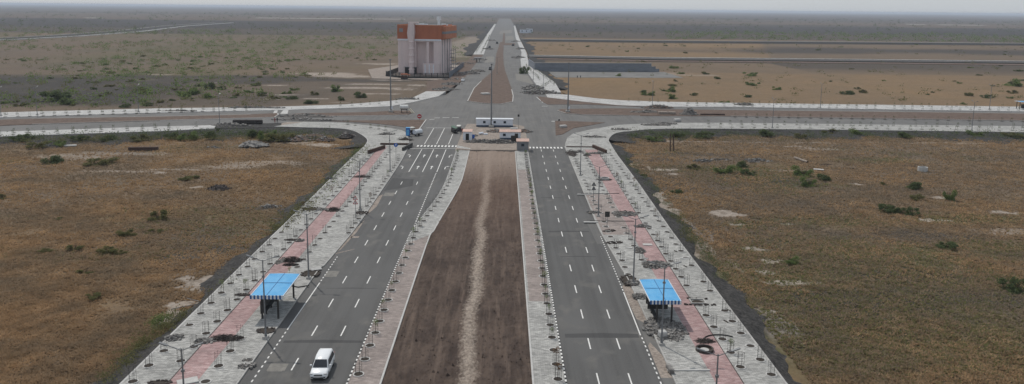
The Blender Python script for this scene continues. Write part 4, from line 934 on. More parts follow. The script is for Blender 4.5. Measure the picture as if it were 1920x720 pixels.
H(1200, 470, .8, 1.6, .4, 50, .28, 'dark rubble line left of the right red path')
H(1113, 398, 1.2, .9, .3, 30, .3, 'small dark rubble at the lamp beside the board sign')
H(1186, 531, 1.0, 1.0, .3, 50, .3, 'dark rubble around the foot of the lamp behind the right shelter')
H(385, 640, 1.1, .8, .25, 70, .3, 'broken pavers at the left edge of the left red path, bottom half')
H(328, 634, .9, .8, .3, 60, .35, 'broken pavers by the outer kerb of the left pavement')
H(462, 686, .9, .6, .12, 26, .28, 'scatter of dark stones near the road kerb, bottom of the left pavement')
H(466, 675, .5, .4, .1, 12, .22, 'few dark stones above the other scatter near the left kerb')
H(607, 393, 1.1, .7, .2, 36, .3, 'broken pavers beside the square grate on the left pavement')
H(527, 490, .7, 1.6, .08, 40, .22, 'loose red pavers along the left red path behind the shelter')
H(562, 452, .8, .6, .4, 14, .35, 'stones with a pinkish block on the right edge of the left red path')
H(617, 335, 1.0, .6, .35, 20, .4, 'small rubble left of the far part of the left red path')
H(1085, 285, 1.2, 1.0, .5, 24, .4, 'rubble at the far inner corner of the right pavement')
H(1101, 291, .9, 1.4, .5, 22, .4, 'dark rubble under the far right lamp')
H(1120, 288, 2.4, 1.0, .35, 30, .4, 'dark rubble across the far end of the right red path')
H(1112, 257, 4, .8, .4, 40, .5, 'long dark rubble on the right corner paving')
H(1165, 243, 3, 1.4, .4, 30, .5, 'dark rubble on the bend of the right corner paving')
H(1230, 234.6, 5, 1.6, .5, 50, .6, 'rubble on the near pavement of the right cross street')
H(1246, 232.5, 4, 1.4, .5, 40, .6, 'dark rubble behind the other heap on the right cross street pavement')
H(724, 252, 2.5, 1.3, .5, 30, .5, 'dark rubble on the left corner paving under the lamp')
H(650, 256, 2.6, 2.6, 1.3, 30, .6, 'dark earth mound behind the bend of the left pavement', z=-.6, mound='rubble_dark')
H(560, 262, 4, 2.5, 1.2, 40, .6, 'brown earth mound on the slope below the left corner', z=-.6, mound='soil_brown')
H(590, 258, 4, 2.5, 1.1, 40, .6, 'brown broken earth on the slope next to the bend', z=-.6, mound='soil_brown')
H(610, 262, 3, 2.0, .9, 40, .5, 'grey-brown spoil heap between the mounds below the left corner', z=-.6, mound='soil_brown')
H(535, 262, 4, 3.0, 1.1, 30, .5, 'spoil heap beside the green bushes on the left slope', z=-.6, mound='gravel')
H(475, 272, 4.5, 3, 1.3, 30, .5, 'pale grey gravel mound at the foot of the left slope', z=-.6, mound='rubble')
H(1010, 174, 7, 7, 1.2, 130, 1.1, 'large dark heap of rocks at the corner beyond the junction on the right', mt='rubble', mound='rubble_dark', z=0)
H(1000, 166, 5, 9, 1.4, 110, 1.1, 'large rock heap behind the first one beyond the junction on the right', z=0)
H(880, 138, 6, 5, 1.4, 60, .9, 'dark spoil heap left of the road beyond the junction', z=0)
H(895, 134, 5, 5, 1.2, 40, .9, 'dark flat heap nearer the road beyond the junction', z=0)
H(866, 140, 8, 4, 1.0, 60, .9, 'reddish spoil heap beside the fenced building', z=-.3, mound='soil_brown')
H(872, 120, 8, 7, 1.0, 60, 1.0, 'spread of brown debris behind the fenced building', z=-.3, mound='soil_brown')
H(850, 150, 7, 4, .8, 50, .9, 'low debris before the fence of the large building', z=-.3, mound='soil_brown')
H(835, 168, 6, 4, .9, 50, .9, 'dark rubble at the end of the left curved pavement', z=0)
H(845, 158, 5, 4, .8, 40, .9, 'grey rubble beside the road beyond the left corner', z=0)
H(640, 186.5+5, 4, 1.5, .4, 22, .6, 'dark dirt on the left curved pavement, left patch') if False else None
H(765, 186, 6, 1.5, .5, 30, .7, 'dark dirt patch on the left curved pavement')
H(905, 267, 5, 1.0, .8, 90, .5, 'row of dark rubble along the front of the cabin yard, left half', z=.055)
H(935, 268, 5.5, 1.2, 1.0, 110, .5, 'row of dark rubble along the front of the cabin yard, right half', z=.055)
H(930, 247, 3.0, 2.0, .6, 60, .5, 'brown spoil heap between the cabins', z=.055, mound='soil_brown')
H(983, 247, 2.2, 2.2, .8, 50, .5, 'brown debris right of the small cabin', z=.055, mound='soil_brown')
H(890, 255, 1.2, 1.0, .5, 24, .4, 'small items heaped right of the guard hut', z=.055)
for px, py, lb in ((899, 112, 'rubble at the head of the far left pavement, nearest bit'), (915, 92, 'rubble along the kerb of the far left pavement, middle bit'), (921, 76, 'rubble along the kerb of the far left pavement, farthest bit'), (972, 108, 'rubble on the far right pavement beside the red-tinted corner'), (975, 92, 'rubble along the kerb of the far right pavement, middle bit'), (968, 78, 'rubble along the kerb of the far right pavement, farthest bit')):
    H(px, py, 5, 9, 1.0, 50, 1.1, lb, z=0)
H(1395, 197, 4, 2.5, 1.0, 30, .7, 'dark heap on the far pavement of the right cross street', z=.1)
H(1292, 214.5, 3, 3, 2.4, 40, .8, 'tall dark heap on the right cross street island', z=.1)
H(1210, 210.5, 6, 2, .8, 40, .7, 'low dark debris on the right island, left part', z=.1)
H(1235, 202, 6, 2, 1.2, 50, .9, 'brown debris heap across the kerb of the right cross street', z=.1, mound='soil_brown')
H(430, 236, 7, 1.5, .9, 50, .7, 'black rubble where the near pavement of the left cross street ends', z=0)
H(480, 202.5, 12, 1.0, .6, 50, .7, 'dark rubble covering the far pavement left of the crossing table', z=.1)
H(335, 208.5, 8, .8, .4, 40, .6, 'dark debris on the kerb of the far pavement, left cross street', z=.1)
H(570, 218, 10, 2.5, .7, 60, .7, 'debris on the island beside the crossing table', z=.12)
H(560, 225, 8, 1.6, .7, 50, .7, 'dark debris on the road beside the sand patch', z=.0)
H(595, 226.5, 10, 1.0, .5, 40, .6, 'dark debris along the road edge right of the sand patch', z=.0)
H(510, 388, 2.2, .9, .5, 40, .5, 'dark burnt debris in the left field beside the embankment', z=-1, mound='rubble_dark')
H(411, 355, 2.6, 1.4, 1.0, 40, .5, 'black mound standing in the left field', z=-1, mound='rubble_dark', mt='rubble_dark')
H(340, 432+0, 1.2, .4, .15, 10, .3, 'x') if False else None
H(1420, 302, 3.5, 2.0, .5, 60, .6, 'low grey stone heap in the right field behind the bushes', z=-1, mound='gravel')
H(1320, 302, 3.0, 1.2, .5, 40, .5, 'small grey stone heap in the right field below the cross street', z=-1, mound='gravel')
for (px, py, lb) in [(1350, 300, 'scattered dark stones between the two stone heaps of the right field'), (400, 277, 'flat broken concrete lying below the left slope, middle piece'), (470, 276, 'flat broken concrete at the foot of the gravel mound'), (310, 353+0, 'x')][:3]:
    H(px, py, 2.4, .9, .3, 24, .5, lb, z=-1, mound='gravel')
# dark blocks standing in a row at the broken left pavement
for i, (px, w_, lb) in enumerate([(444, 1.8, 'dark low block leftmost of the row at the broken pavement'), (456, 2.2, 'dark low block second in the row at the broken pavement'), (471, 3.2, 'widest dark block in the row at the broken pavement'), (486, 1.6, 'dark block at the right end of the row, broken pavement')]):
    slab(px, 232, w_*1.3, 1.4, 1.3, lb, 0, z=0, mt='brush', cat='stacked block', name='stacked_blocks')

# manhole rings
def mring(px, py, r, hgt, label, z=PZ, lid=True, group=None, wallm='concrete', in_='pit_soil'):
    x, y = G(px, py, z); t = empty('manhole_ring', (x, y, z), 0, label, 'manhole ring', group)
    m = MB(); m.ring((0, 0), r*.82, r, 0, hgt, 28); m.build('ring', wallm, t)
    m = MB(); m.disc((0, 0), r*.83, hgt*.3, 24); m.build('inside', in_, t)
    if lid: m = MB(); m.disc((0, 0), r*.5, hgt*.3+.03, 20); m.build('cover', 'slab', t)
mring(1321, 657, 1.0, .32, 'dark round manhole ring with a pale cover on the right red path', wallm='rubble_dark')
mring(1134, 336, 1.0, .4, 'pale ring of concrete over the opening on the right red path', wallm='slab', lid=False)
mring(1729.5, 321, 1.15, 1.1, 'white round well ring standing in the right field', z=-1, lid=False, wallm='slab')
slab(1748, 320.5, 3.6, .3, .15, 'pale plank leaning from the well ring in the right field', -.3, z=-1, mt='dust', cat='plank', name='plank')
def frame_pit(px, py, label):
    x, y = G(px, py, PZ); t = empty('inspection_pit', (x, y, PZ), 0, label, 'inspection pit'); m = MB()
    for s in (-1, 1): m.box((0, s*.75, .08), (2.0, .16, .16)); m.box((s*.92, 0, .08), (.16, 1.34, .155))
    m.build('frame', 'concrete', t); m = MB(); m.disc((0, 0), .9, .02, 4); m.build('opening', 'pit_soil', t)
    m = MB(); [m.box((random.uniform(-2, 2), random.choice((-1, 1))*random.uniform(.9, 1.3), .06), (.3, .2, .15), random.random()*3) for _ in range(26)]; m.build('loose_stones', 'rubble_dark', t)['kind'] = 'stuff'
frame_pit(1308, 566, 'square framed inspection pit among the outer pits of the right pavement')
# narrow bars beside the outer right pits
bars = [(1267, 471.5), (1285, 499.8), (1232, 413.7), (1246, 425), (1252, 436), (1366, 582), (1361, 603)]
bl = ['short dark bar by an outer right pit, beside the thin white slab', 'short dark bar by an outer right pit, level with the shelter roof top', 'short dark bar by an outer right pit, farthest of its row', 'short dark bar by an outer right pit, second farthest', 'short dark bar by an outer right pit, third farthest', 'curved dark bar by an outer right pit below the shelter', 'short dark bar by an outer right pit above the curved channel']
for (px, py), lb in zip(bars, bl): slab(px, py, .14, .75, .1, lb, .5, mt='pit_soil', cat='bar', name='metal_bar')
x, y = G(1362, 640, PZ); m = MB(); m.path([(x-.3+2.0*math.sin(t_)-.2, y+1.2*math.cos(t_)*1.3+.2, PZ+.07) for t_ in np.linspace(-1.5, .9, 10)], .07, 6); tag(m.build('hose', 'rubber'), 'dark curved hose joining three pits on the right pavement', 'hose')
# channel covers by the left shelter
x, y = G(560, 538, PZ); m = MB(); m.path([(x-1.0, y+.3, PZ+.06), (x, y-.25, PZ+.06), (x+1.3, y+.45, PZ+.06)], .09, 6); tag(m.build('bent_pipe', 'dark_metal'), 'bent dark pipe on the pavement right of the left shelter', 'pipe')

# ------------------------------------------------------------------ signs
def sign_post(px, py, hh, label, boards, z=PZ, cat='road sign'):
    x, y = G(px, py, z); t = empty('road_sign', (x, y, z), 0, label, cat)
    m = MB(); m.tube((0, 0, 0), (0, 0, hh), .045, .045, 8); m.build('post', 'galv', t)
    for kind, zc, s in boards:
        m = MB()
        if kind == 'tri':
            tri = lambda k, y: [(-k*s, y, zc-k*s*.58), (k*s, y, zc-k*s*.58), (0, y, zc+k*s*1.15)]
            a, b_ = tri(1, -.07), tri(1, -.04); m.add(a+b_, [(0, 1, 2), (5, 4, 3), (0, 3, 4, 1), (1, 4, 5, 2), (2, 5, 3, 0)]); bd = m.build('triangle_plate', 'red_paint', t)
            m = MB(); m.add(tri(.66, -.076), [(0, 1, 2)]); m.build('plate_face', 'white_paint', bd)
            m = MB(); m.box((0, -.082, zc+s*.05), (.06*s/.4, .01, .30*s/.4)); m.build('plate_symbol', 'black_paint', bd)
        elif kind == 'disc':
            m.tube((0, -.07, zc), (0, -.04, zc), s, s, 24); bd = m.build('round_plate', 'sign_blue', t)
            m = MB(); m.box((0, -.078, zc), (s*.25, .01, s*1.0)); m.box((0, -.0795, zc+s*.3), (s*.7, .01, s*.2)); m.build('plate_symbol', 'white_paint', bd)
        elif kind == 'noentry':
            m.tube((0, -.07, zc), (0, -.04, zc), s, s, 24); bd = m.build('round_plate', 'red_paint', t)
            m = MB(); m.box((0, -.078, zc), (s*1.4, .01, s*.32)); m.build('plate_bar', 'white_paint', bd)
        else:
            m.box((0, -.055, zc), (s, .03, s*1.15)); bd = m.build('board', 'galv' if kind == 'back' else 'dark_metal', t)
sign_post(667, 409, 4.0, 'post with two stacked red triangle signs on the left pavement', [('tri', 3.7, .48), ('tri', 2.9, .48)])
sign_post(1112.5, 382, 4.2, 'post with two stacked dark triangle signs on the right pavement', [('tri', 3.9, .48), ('tri', 3.05, .48)])
for o_ in [o for o in bpy.data.objects if o.name.startswith('triangle_plate')][-2:]: o_.data.materials[0] = M['dark_metal']
for o_ in [o for o in bpy.data.objects if o.name.startswith('plate_face')][-2:]: o_.data.materials[0] = M['grey_wall']
sign_post(1138, 427, 2.9, 'post with a dark square board on the right pavement', [('board', 2.45, .85)])
sign_post(742.5, 295, 3.6, 'post with a round blue sign near the far end of the left pavement', [('disc', 3.2, .5)])
sign_post(786.5, 226.5, 2.0, 'round red no entry sign with a white bar on the traffic island', [('noentry', 1.55, .75)], z=.1)
sign_post(1048, 240, 3.0, 'small dark post on the brown island right of the junction', [('board', 2.6, .5)], z=.1, cat='post')
sign_post(972, 241, 4.8, 'dark post with a small box right of the long cabin', [('board', 4.2, .6)], z=.055, cat='post')

# white drum on a leg with leaning bars at the island nose
x, y = G(758, 211, .1); t = empty('water_drum', (x, y, .1), 0, 'white drum on legs with pale leaning bars at the nose of the left island', 'water drum')
m = MB(); m.tube((-1.5, 0, 2.0), (1.4, 0, 2.0), .85, .85, 20); m.build('drum', 'white_paint', t)
m = MB(); m.box((0, 0, 1.15), (2.4, .5, .25)); m.build('cradle', 'brush', t)
for xx in (-1.0, 1.0): m = MB(); m.box((xx, 0, .7), (.14, .9, 1.4)); m.build('leg', 'dark_metal', t)
for k in (0, .7): m = MB(); m.tube((1.5+k, 0, 1.5), (3.1+k, -1.4, -.0), .13, .13, 6); m.build('leaning_bar', 'yellow', t)

# ------------------------------------------------------------------ cabins in the yard
def cabin(px0, px1, py, depth, hh, label, roof='white_sheet', wins=(), door=None, rh=.35, wall='cabin_wall', blue=True, z=.055, dz=0):
    x0, y = G(px0, py, z); x1, _ = G(px1, py, z); w = x1-x0; t = empty('site_cabin', ((x0+x1)/2, y+depth/2, z), 0, label, 'cabin', 'cabins in the median yard')
    m = MB(); m.bb(-w/2, w/2, -depth/2, depth/2, .28 if blue else 0, hh)
    n_ = int(w/.3)
    for i in range(n_): m.box((-w/2+w*(i+.5)/n_, -depth/2-.012, hh/2+.15), (.10, .03, hh-.35))
    m.build('wall', wall, t)
    if blue: m = MB(); m.bb(-w/2-.02, w/2+.02, -depth/2-.04, depth/2+.02, 0, .5); m.build('plinth', 'cabin_blue', t)
    m = MB(); m.add([(-w/2-.15, -depth/2-.2, hh), (w/2+.15, -depth/2-.2, hh), (w/2+.15, 0, hh+rh), (-w/2-.15, 0, hh+rh), (-w/2-.15, depth/2+.2, hh), (w/2+.15, depth/2+.2, hh),
                            (-w/2-.15, -depth/2-.2, hh-.10), (w/2+.15, -depth/2-.2, hh-.10), (w/2+.15, depth/2+.2, hh-.10), (-w/2-.15, depth/2+.2, hh-.10)], [(0, 1, 2, 3), (3, 2, 5, 4), (6, 7, 1, 0), (1, 7, 8, 5, 2), (9, 6, 0, 3, 4), (8, 9, 4, 5), (7, 6, 9, 8)])
    m.build('roof', roof, t)
    for u in wins:
        m = MB(); m.box((-w/2+w*u, -depth/2-.035, hh*.60), (.85, .06, .75)); f = m.build('window', 'cabin_blue', t)
        m = MB(); m.box((-w/2+w*u, -depth/2-.07, hh*.60), (.62, .02, .55)); m.build('pane', 'glass', f)
    if door is not None:
        m = MB(); m.box((-w/2+w*door, -depth/2-.04, hh*.38), (.95, .06, hh*.76)); m.build('door', 'car_black', t)
    return t
cabin(893, 961.5, 237.5, 2.6, 2.55, 'long white cabin with three windows and a dark blue base', wins=(.22, .50, .78), rh=.12)
cabin(937, 976, 261.5, 3.0, 2.3, 'small whitish cabin with a pinkish roof and dark blue base', roof='roof_pink', wins=(.22,), door=.8, rh=.5)
cabin(868, 884.5, 262.5, 4.6, 2.5, 'narrow hut with a pale pink roof and a dark doorway', roof='roof_pink', door=.5, rh=.25, blue=False)
cabin(969, 991, 282.5, 3.2, 2.6, 'grey hut with a brownish roof standing on the right strip', roof='roof_pink', wins=(.5,), rh=.5, wall='grey_wall', blue=False, z=PZ)
for o_ in [o for o in bpy.data.objects if o.name.startswith('roof')][-1:]: o_.data.materials[0] = mat('brown_roof', (.24, .15, .12), .8, var=.2, vscale=1)
x, y = G(964, 256, .055); t = empty('water_tank_stand', (x, y+3.5, .055), 0, 'low white tank stand behind the small cabin', 'tank stand')
m = MB(); [m.box((a, b_, .9), (.1, .1, 1.8)) for a in (-.8, .8) for b_ in (-.5, .5)]; m.build('frame', 'dark_metal', t)
m = MB(); m.box((0, 0, 1.95), (2.2, 1.5, .3)); m.build('tank', 'slab', t)
x, y = G(964, 266, .055); m = MB(); m.box((0, 0, .9), (1.9, .9, 1.8)); m.box((.6, .1, 2.1), (.9, .6, .6)); o = m.build('dark_crate', 'brush'); o.location = (x, y, .055); tag(o, 'tall dark green crate in front of the small cabin', 'crate')
x, y = G(905, 252.5, .055); m = MB(); m.tube((-1.2, 0, .3), (.2, .2, .5), .35, .35, 10); m.box((.9, 0, .2), (1.2, .7, .4)); o = m.build('blue_sack', 'cabin_wall'); o.location = (x, y, .055); tag(o, 'pale blue sack on the ground between hut and cabins', 'sack')
x, y = G(887, 259, .055); m = MB(); m.tube((0, 0, 0), (0, 0, 1.0), .45, .5, 12); o = m.build('barrel', 'sign_blue'); o.location = (x, y, .055); tag(o, 'blue barrel beside the narrow hut', 'barrel')
m = MB(); m.prism([(-12.6, 211.6), (-12.6, 214), (-9, 212.2), (4, 211.7), (4, 211.3), (-9.2, 211.3)], .05, .35); tag(m.build('low_wall', 'dust'), 'low pale wall at the front of the cabin yard', 'low wall')

# three-wheelers and water trailer at the junction
def trike(px, py, rz, label, top='green_paint'):
    x, y = G(px, py, .01); t = empty('three_wheeler', (x, y, .01), rz, label, 'three-wheeler', 'three-wheelers parked beside the hut')
    m = MB(); loft(m, [[(-.3, -1.3, .35), (-.3, -1.3, .9), (.3, -1.3, .9), (.3, -1.3, .35)], [(-.6, -.8, .25), (-.6, -.8, 1.05), (.6, -.8, 1.05), (.6, -.8, .25)], [(-.66, .2, .25), (-.66, .2, .75), (.66, .2, .75), (.66, .2, .25)], [(-.66, 1.3, .3), (-.66, 1.3, 1.1), (.66, 1.3, 1.1), (.66, 1.3, .3)]]); m.build('body', 'car_black', t)
    m = MB(); loft(m, [[(-.5, -.85, 1.55), (-.5, -.85, 1.62), (.5, -.85, 1.62), (.5, -.85, 1.55)], [(-.66, -.2, 1.62), (-.6, -.2, 1.78), (.6, -.2, 1.78), (.66, -.2, 1.62)], [(-.66, 1.25, 1.55), (-.6, 1.25, 1.74), (.6, 1.25, 1.74), (.66, 1.25, 1.55)]]); m.build('canopy', top, t)
    for sx in (-.58, .58):
        m = MB(); m.tube((sx, -.8, 1.0), (sx*.9, -.7, 1.6), .03, .03, 5); m.tube((sx, 1.2, 1.0), (sx, 1.2, 1.6), .03, .03, 5); m.build('canopy_post', 'dark_metal', t)
    for wx, wy in ((0, -1.15), (-.6, .9), (.6, .9)): m = MB(); m.tube((wx-.06, wy, .22), (wx+.06, wy, .22), .22, .22, 14); m.build('wheel', 'rubber', t)
    m = MB(); m.tube((0, -1.36, .75), (0, -1.28, .75), .1, .1, 10); m.build('headlight', 'lamp_glass', t)
trike(850, 247, .1, 'three-wheeler with a pale green top, left one beside the hut', 'green_paint')
trike(860, 245.5, -.1, 'three-wheeler with a whitish top close to the hut', 'canvas')
trike(853.5, 249.5, .3, 'dark three-wheeler in front of the other two at the hut', 'green_paint')
x, y = G(783, 254, .01); t = empty('water_tanker', (x, y, .01), R(55), 'small pale tank trailer parked on the road edge at the junction', 'tank trailer')
m = MB(); m.tube((-1.5, 0, 1.15), (1.5, 0, 1.15), .75, .75, 18); m.build('tank', 'white_sheet', t); m = MB(); m.box((0, 0, .5), (3.2, 1.2, .16)); m.tube((1.6, 0, .5), (2.6, 0, .5), .06); m.build('chassis', 'dark_metal', t)
for s in (-1, 1): m = MB(); m.tube((-.2, s*.6, .36), (-.2, s*.8, .36), .36, .36, 16); m.build('wheel', 'rubber', t)
x, y = G(772.5, 251, .01); t = empty('tractor', (x, y, .01), R(55), 'small vehicle with a white canopy and dark body ahead of the tank trailer', 'tractor')
m = MB(); m.box((0, 0, 2.0), (1.5, 1.4, .12)); m.build('canopy', 'canvas', t); m = MB(); m.box((.3, 0, .85), (2.0, .75, .6)); m.box((-.5, 0, .8), (.7, 1.1, .7)); m.build('body', 'brush', t)
m = MB(); [m.tube((a, b_, 1), (a, b_, 2), .035) for a in (-.6, .6) for b_ in (-.55, .55)]; m.build('canopy_posts', 'dark_metal', t)
for (wx, r) in ((-.6, .6), (1.0, .38)):
    for s in (-1, 1): m = MB(); m.tube((wx, s*.62, r), (wx, s*.85, r), r, r, 16); m.build('wheel', 'rubber', t)
x, y = G(765, 254, PZ); m = MB(); m.box((0, 0, 1.15), (1.15, 1.15, 2.3)); m.box((0, 0, 2.36), (1.25, 1.25, .12), 0, 1); m.box((0, -.6, 1.0), (.8, .05, 1.7), 0, 1)
o = m.build('portable_toilet', ['sign_blue', 'blue_sheet']); o.location = (x, y, PZ); tag(o, 'upright blue portable cubicle beside the tractor at the corner', 'portable toilet')

# distant vehicles on the road beyond
def carlet(px, py, label, paint, cat='car', rz=0, s=1.0, name='parked_car'):
    x, y = G(px, py, .01); t = empty(name, (x, y, .01), rz, label, cat)
    m = MB(); loft(m, [[(-.8*s, -2.2*s, .3), (-.85*s, -2.2*s, .75*s), (.85*s, -2.2*s, .75*s), (.8*s, -2.2*s, .3)], [(-.88*s, -1*s, .25), (-.88*s, -1*s, .95*s), (.88*s, -1*s, .95*s), (.88*s, -1*s, .25)], [(-.85*s, 2.1*s, .3), (-.85*s, 2.1*s, .95*s), (.85*s, 2.1*s, .95*s), (.85*s, 2.1*s, .3)]]); m.build('body', paint, t)
    m = MB(); loft(m, [[(-.78*s, -1.1*s, .9*s), (-.7*s, -.6*s, 1.45*s), (.7*s, -.6*s, 1.45*s), (.78*s, -1.1*s, .9*s)], [(-.8*s, 1.9*s, .9*s), (-.7*s, 1.5*s, 1.5*s), (.7*s, 1.5*s, 1.5*s), (.8*s, 1.9*s, .9*s)]]); m.build('cabin', 'glass', t)
    m = MB(); m.box((0, .45*s, 1.5*s), (1.36*s, 2.1*s, .06)); m.build('roof', paint, t)
    for sx in (-.8, .8):
        for sy in (-1.4, 1.4): m = MB(); m.tube((sx*s-.1, sy*s, .33), (sx*s+.1, sy*s, .33), .33, .33, 12); m.build('wheel', 'rubber', t)
carlet(868, 152, 'small white car left of the road beyond the junction', 'car_white')
carlet(919.5, 131, 'dark vehicle at the tip of the soil island', 'car_black', 'vehicle', s=1.2)
carlet(918, 90, 'dark vehicle far along the left side of the far road', 'car_black', 'vehicle', s=1.3)
carlet(932, 82, 'faint dark vehicle farthest along the far road', 'car_black', 'vehicle', s=1.4)
carlet(962, 86, 'dark vehicle far along the right side of the far road', 'car_black', 'vehicle', s=1.4)

# ------------------------------------------------------------------ people
def person(px, py, z, label, shirt, pants='cloth_dark', rz=0):
    x, y = G(px, py, z); t = empty('person', (x, y, z), rz, label, 'person', None)
    V = [(0, 0, .95), (0, 0, 1.15), (0, 0, 1.40), (0, 0, 1.52), (0, 0, 1.66), (.10, 0, .9), (.12, -.04, .5), (.13, .02, .06), (.13, -.16, .03), (-.10, 0, .9), (-.12, .06, .5), (-.13, .06, .06), (-.13, -.10, .03), (.2, 0, 1.40), (.27, .02, 1.12), (.25, -.12, .90), (-.2, 0, 1.40), (-.27, .02, 1.12), (-.25, -.06, .88)]
    E_ = [(0, 1), (1, 2), (2, 3), (3, 4), (0, 5), (5, 6), (6, 7), (7, 8), (0, 9), (9, 10), (10, 11), (11, 12), (2, 13), (13, 14), (14, 15), (2, 16), (16, 17), (17, 18)]
    rad = [.16, .15, .17, .07, .11, .11, .075, .05, .045, .11, .075, .05, .045, .075, .05, .04, .075, .05, .04]
    me_ = bpy.data.meshes.new('body'); me_.from_pydata(V, E_, []); o = bpy.data.objects.new('body', me_); COL.objects.link(o); o.parent = t; o.modifiers.new('s', 'SKIN')
    for i, r in enumerate(rad): me_.skin_vertices[0].data[i].radius = (r, r*.8)
    me_.skin_vertices[0].data[0].use_root = True; me_.materials.append(M[shirt])
    sb = o.modifiers.new('d', 'SUBSURF'); sb.levels = 1; sb.render_levels = 1
    m = MB(); m.tube((0, .01, 1.66), (0, .01, 1.80), .10, .06, 8); m.build('hair', 'car_black', t)
person(1082.5, 147, -1, 'left one of two people in dark clothes standing in the orange field', 'cloth_dark')
person(1088.5, 147, -1, 'right one of two people in dark clothes standing in the orange field', 'cloth_dark')
person(863.5, 251, .055, 'person in dark clothes standing beside the three-wheelers', 'cloth_dark')
person(866.8, 250.5, .055, 'person in red clothes standing right beside the hut wall', 'cloth_red')
person(520, 230, .0, 'person in dark clothes at the right end of the block row, left cross street', 'cloth_dark')
person(515.5, 230.5, .0, 'person in red clothes at the block row, left cross street', 'cloth_red')

# ------------------------------------------------------------------ large building
def building():
    t = empty('concrete_building', (-49.2, 467, -.6), R(-9.5), 'tall pale pink building with an orange-brown crown', 'building')
    W, D, Hh = 26.0, 26.0, 28.2; x0, x1 = -W/2, W/2
    m = MB()   # shell with a deep recess in the front
    m.bb(x0, -2.2, 0, D, 0, 20.2); m.bb(-2.2, x1-4.6, 3.4, D, 0, 20.2); m.bb(x1-4.6, x1, 0, D, 0, 20.2); m.bb(-2.2, x1-4.6, .25, 3.4, 18.9, 20.2)
    m.build('wall', 'wall_pink', t)
    m = MB(); m.bb(x0-.25, x1+.25, -.3, D+.25, 20.2, 28.2); m.build('crown', 'orange', t)
    m = MB(); m.bb(x1-4.4, x1+2.6, 1.2, D+2.5, 20.8, 28.0); c = m.build('side_crown', 'orange_light', t)
    m = MB(); m.bb(x1-4.5, x1+2.72, 1.05, D+2.6, 23.6, 25.0); m.build('grey_band', 'grey_wall', c)
    m = MB(); m.bb(x0-.12, x1+.12, -.42, 0, 19.6, 20.5); m.build('cornice', 'cabin_wall', t)
    m = MB(); m.box((4.9, .6, 9.45), (1.5, 1.2, 18.9)); m.build('pillar', 'wall_pink', t)
    m = MB(); m.bb(2.4, x1-.8, -1.6, 3.3, 0, 6.6); an = m.build('annex', 'wall_pink', t)
    for u in (3.1, 5.6, 8.1): m = MB(); m.box((u+.6, -1.65, 3.2), (.5, .12, 5.6)); m.build('annex_rib', 'cabin_wall', an)
    m = MB()
    for u in (2.6, 5.2, 7.6, 9.8, 12.0): m.tube((u, -1.5, 6.6), (u, -1.5, 7.5), .06, .06, 5)
    m.box((7.3, -1.5, 7.5), (9.6, .08, .08)); m.build('annex_rail', 'white_sheet', t)
    # duct tower
    m = MB(); m.tube((-4.5, -1.3, 0), (-4.5, -1.3, 20.0), 1.5, 1.45, 14)
    for k in range(5): m.tube((-4.5, -1.3, 2.8+k*4.0), (-4.5, -1.3, 3.5+k*4.0), 1.9, 1.5, 14)
    m.build('duct_tower', 'wall_pink', t)
    m = MB(); loft(m, [[(-6.2, -2.6, 19.5), (-6.2, -.4, 19.5), (-3.0, -.4, 19.5), (-3.0, -2.6, 19.5)], [(-6.6, -2.8, 24), (-6.6, -.4, 24), (-2.4, -.4, 24), (-2.4, -2.8, 24)], [(-5.9, -2.6, 29.8), (-5.9, 1.5, 29.8), (-2.6, 1.5, 29.8), (-2.6, -2.6, 29.8)]]); m.box((-3.2, -.5, 29.9), (5.4, 3.6, .8)); m.build('duct_head', 'wall_pink', t)
    for xx, w_ in ((-7.6, 2.6), (-2.6, 1.6)):
        m = MB(); m.box((xx, -.1, 2.0), (w_, .3, 4.0)); m.build('dark_opening', 'car_black', t)
    m = MB(); m.box((-5.2, -1.2, 4.2), (8, 2.8, .15)); m.build('door_canopy', 'grey_wall', t)
    m = MB(); m.box((-10.9, -.34, 25.5), (2.2, .12, 2.2)); m.build('wall_plate', 'grey_wall', t)
    # roof gear
    m = MB(); m.tube((9.2, 10, 28.2), (9.2, 10, 31.4), .8, .8, 12); m.tube((9.2, 10, 31.4), (9.2, 10, 33.6), 1.3, 1.2, 14); m.build('roof_tank', 'white_sheet', t)
    for x_, y_, s in ((11, 14, 1.1), (13, 12, .9), (2, 6, 1.0), (-1, 8, 1.2)):
        m = MB(); m.box((x_, y_, 28.2+s*.5), (s*2.2, s*1.6, s)); m.build('roof_box', 'white_sheet', t)
    m = MB(); m.bb(x0+.3, x1-.3, .2, D-.3, 28.15, 28.35); m.build('roof_deck', 'concrete', t)
    m = MB(); m.bb(x0-.25, x1+.25, -.3, -.05, 28.2, 28.75); m.bb(x0-.25, x0, -.05, D, 28.2, 28.75); m.bb(x1-.05, x1+.25, -.05, D, 28.2, 28.75); m.build('parapet', 'orange_light', t)
    m = MB(); [m.bb(x1+.02, x1+.25, 2+k*6.2, 2.3+k*6.2, 0, 20.2) for k in range(4)]; m.build('drain_pipes', 'grey_wall', t)
    # external ladder stair on the right side
    m = MB(); [m.box((x1+3.0, 16, 1.0+k*2.1), (2.6, 5, .15)) for k in range(7)]; [m.tube((x1+3.0+a, 16+b_, 0), (x1+3.0+a, 16+b_, 15), .12) for a in (-1.2, 1.2) for b_ in (-2.4, 2.4)]; m.build('stair_frame', 'grey_wall', t)
    m = MB(); m.box((x1-4, -.15, .7), (3.4, .2, 1.4)); m.build('low_opening', 'cabin_blue', t)
building()
M['grey_dark'] = mat('stained_base', (.10, .095, .09), .95, var=.3, vscale=.6)
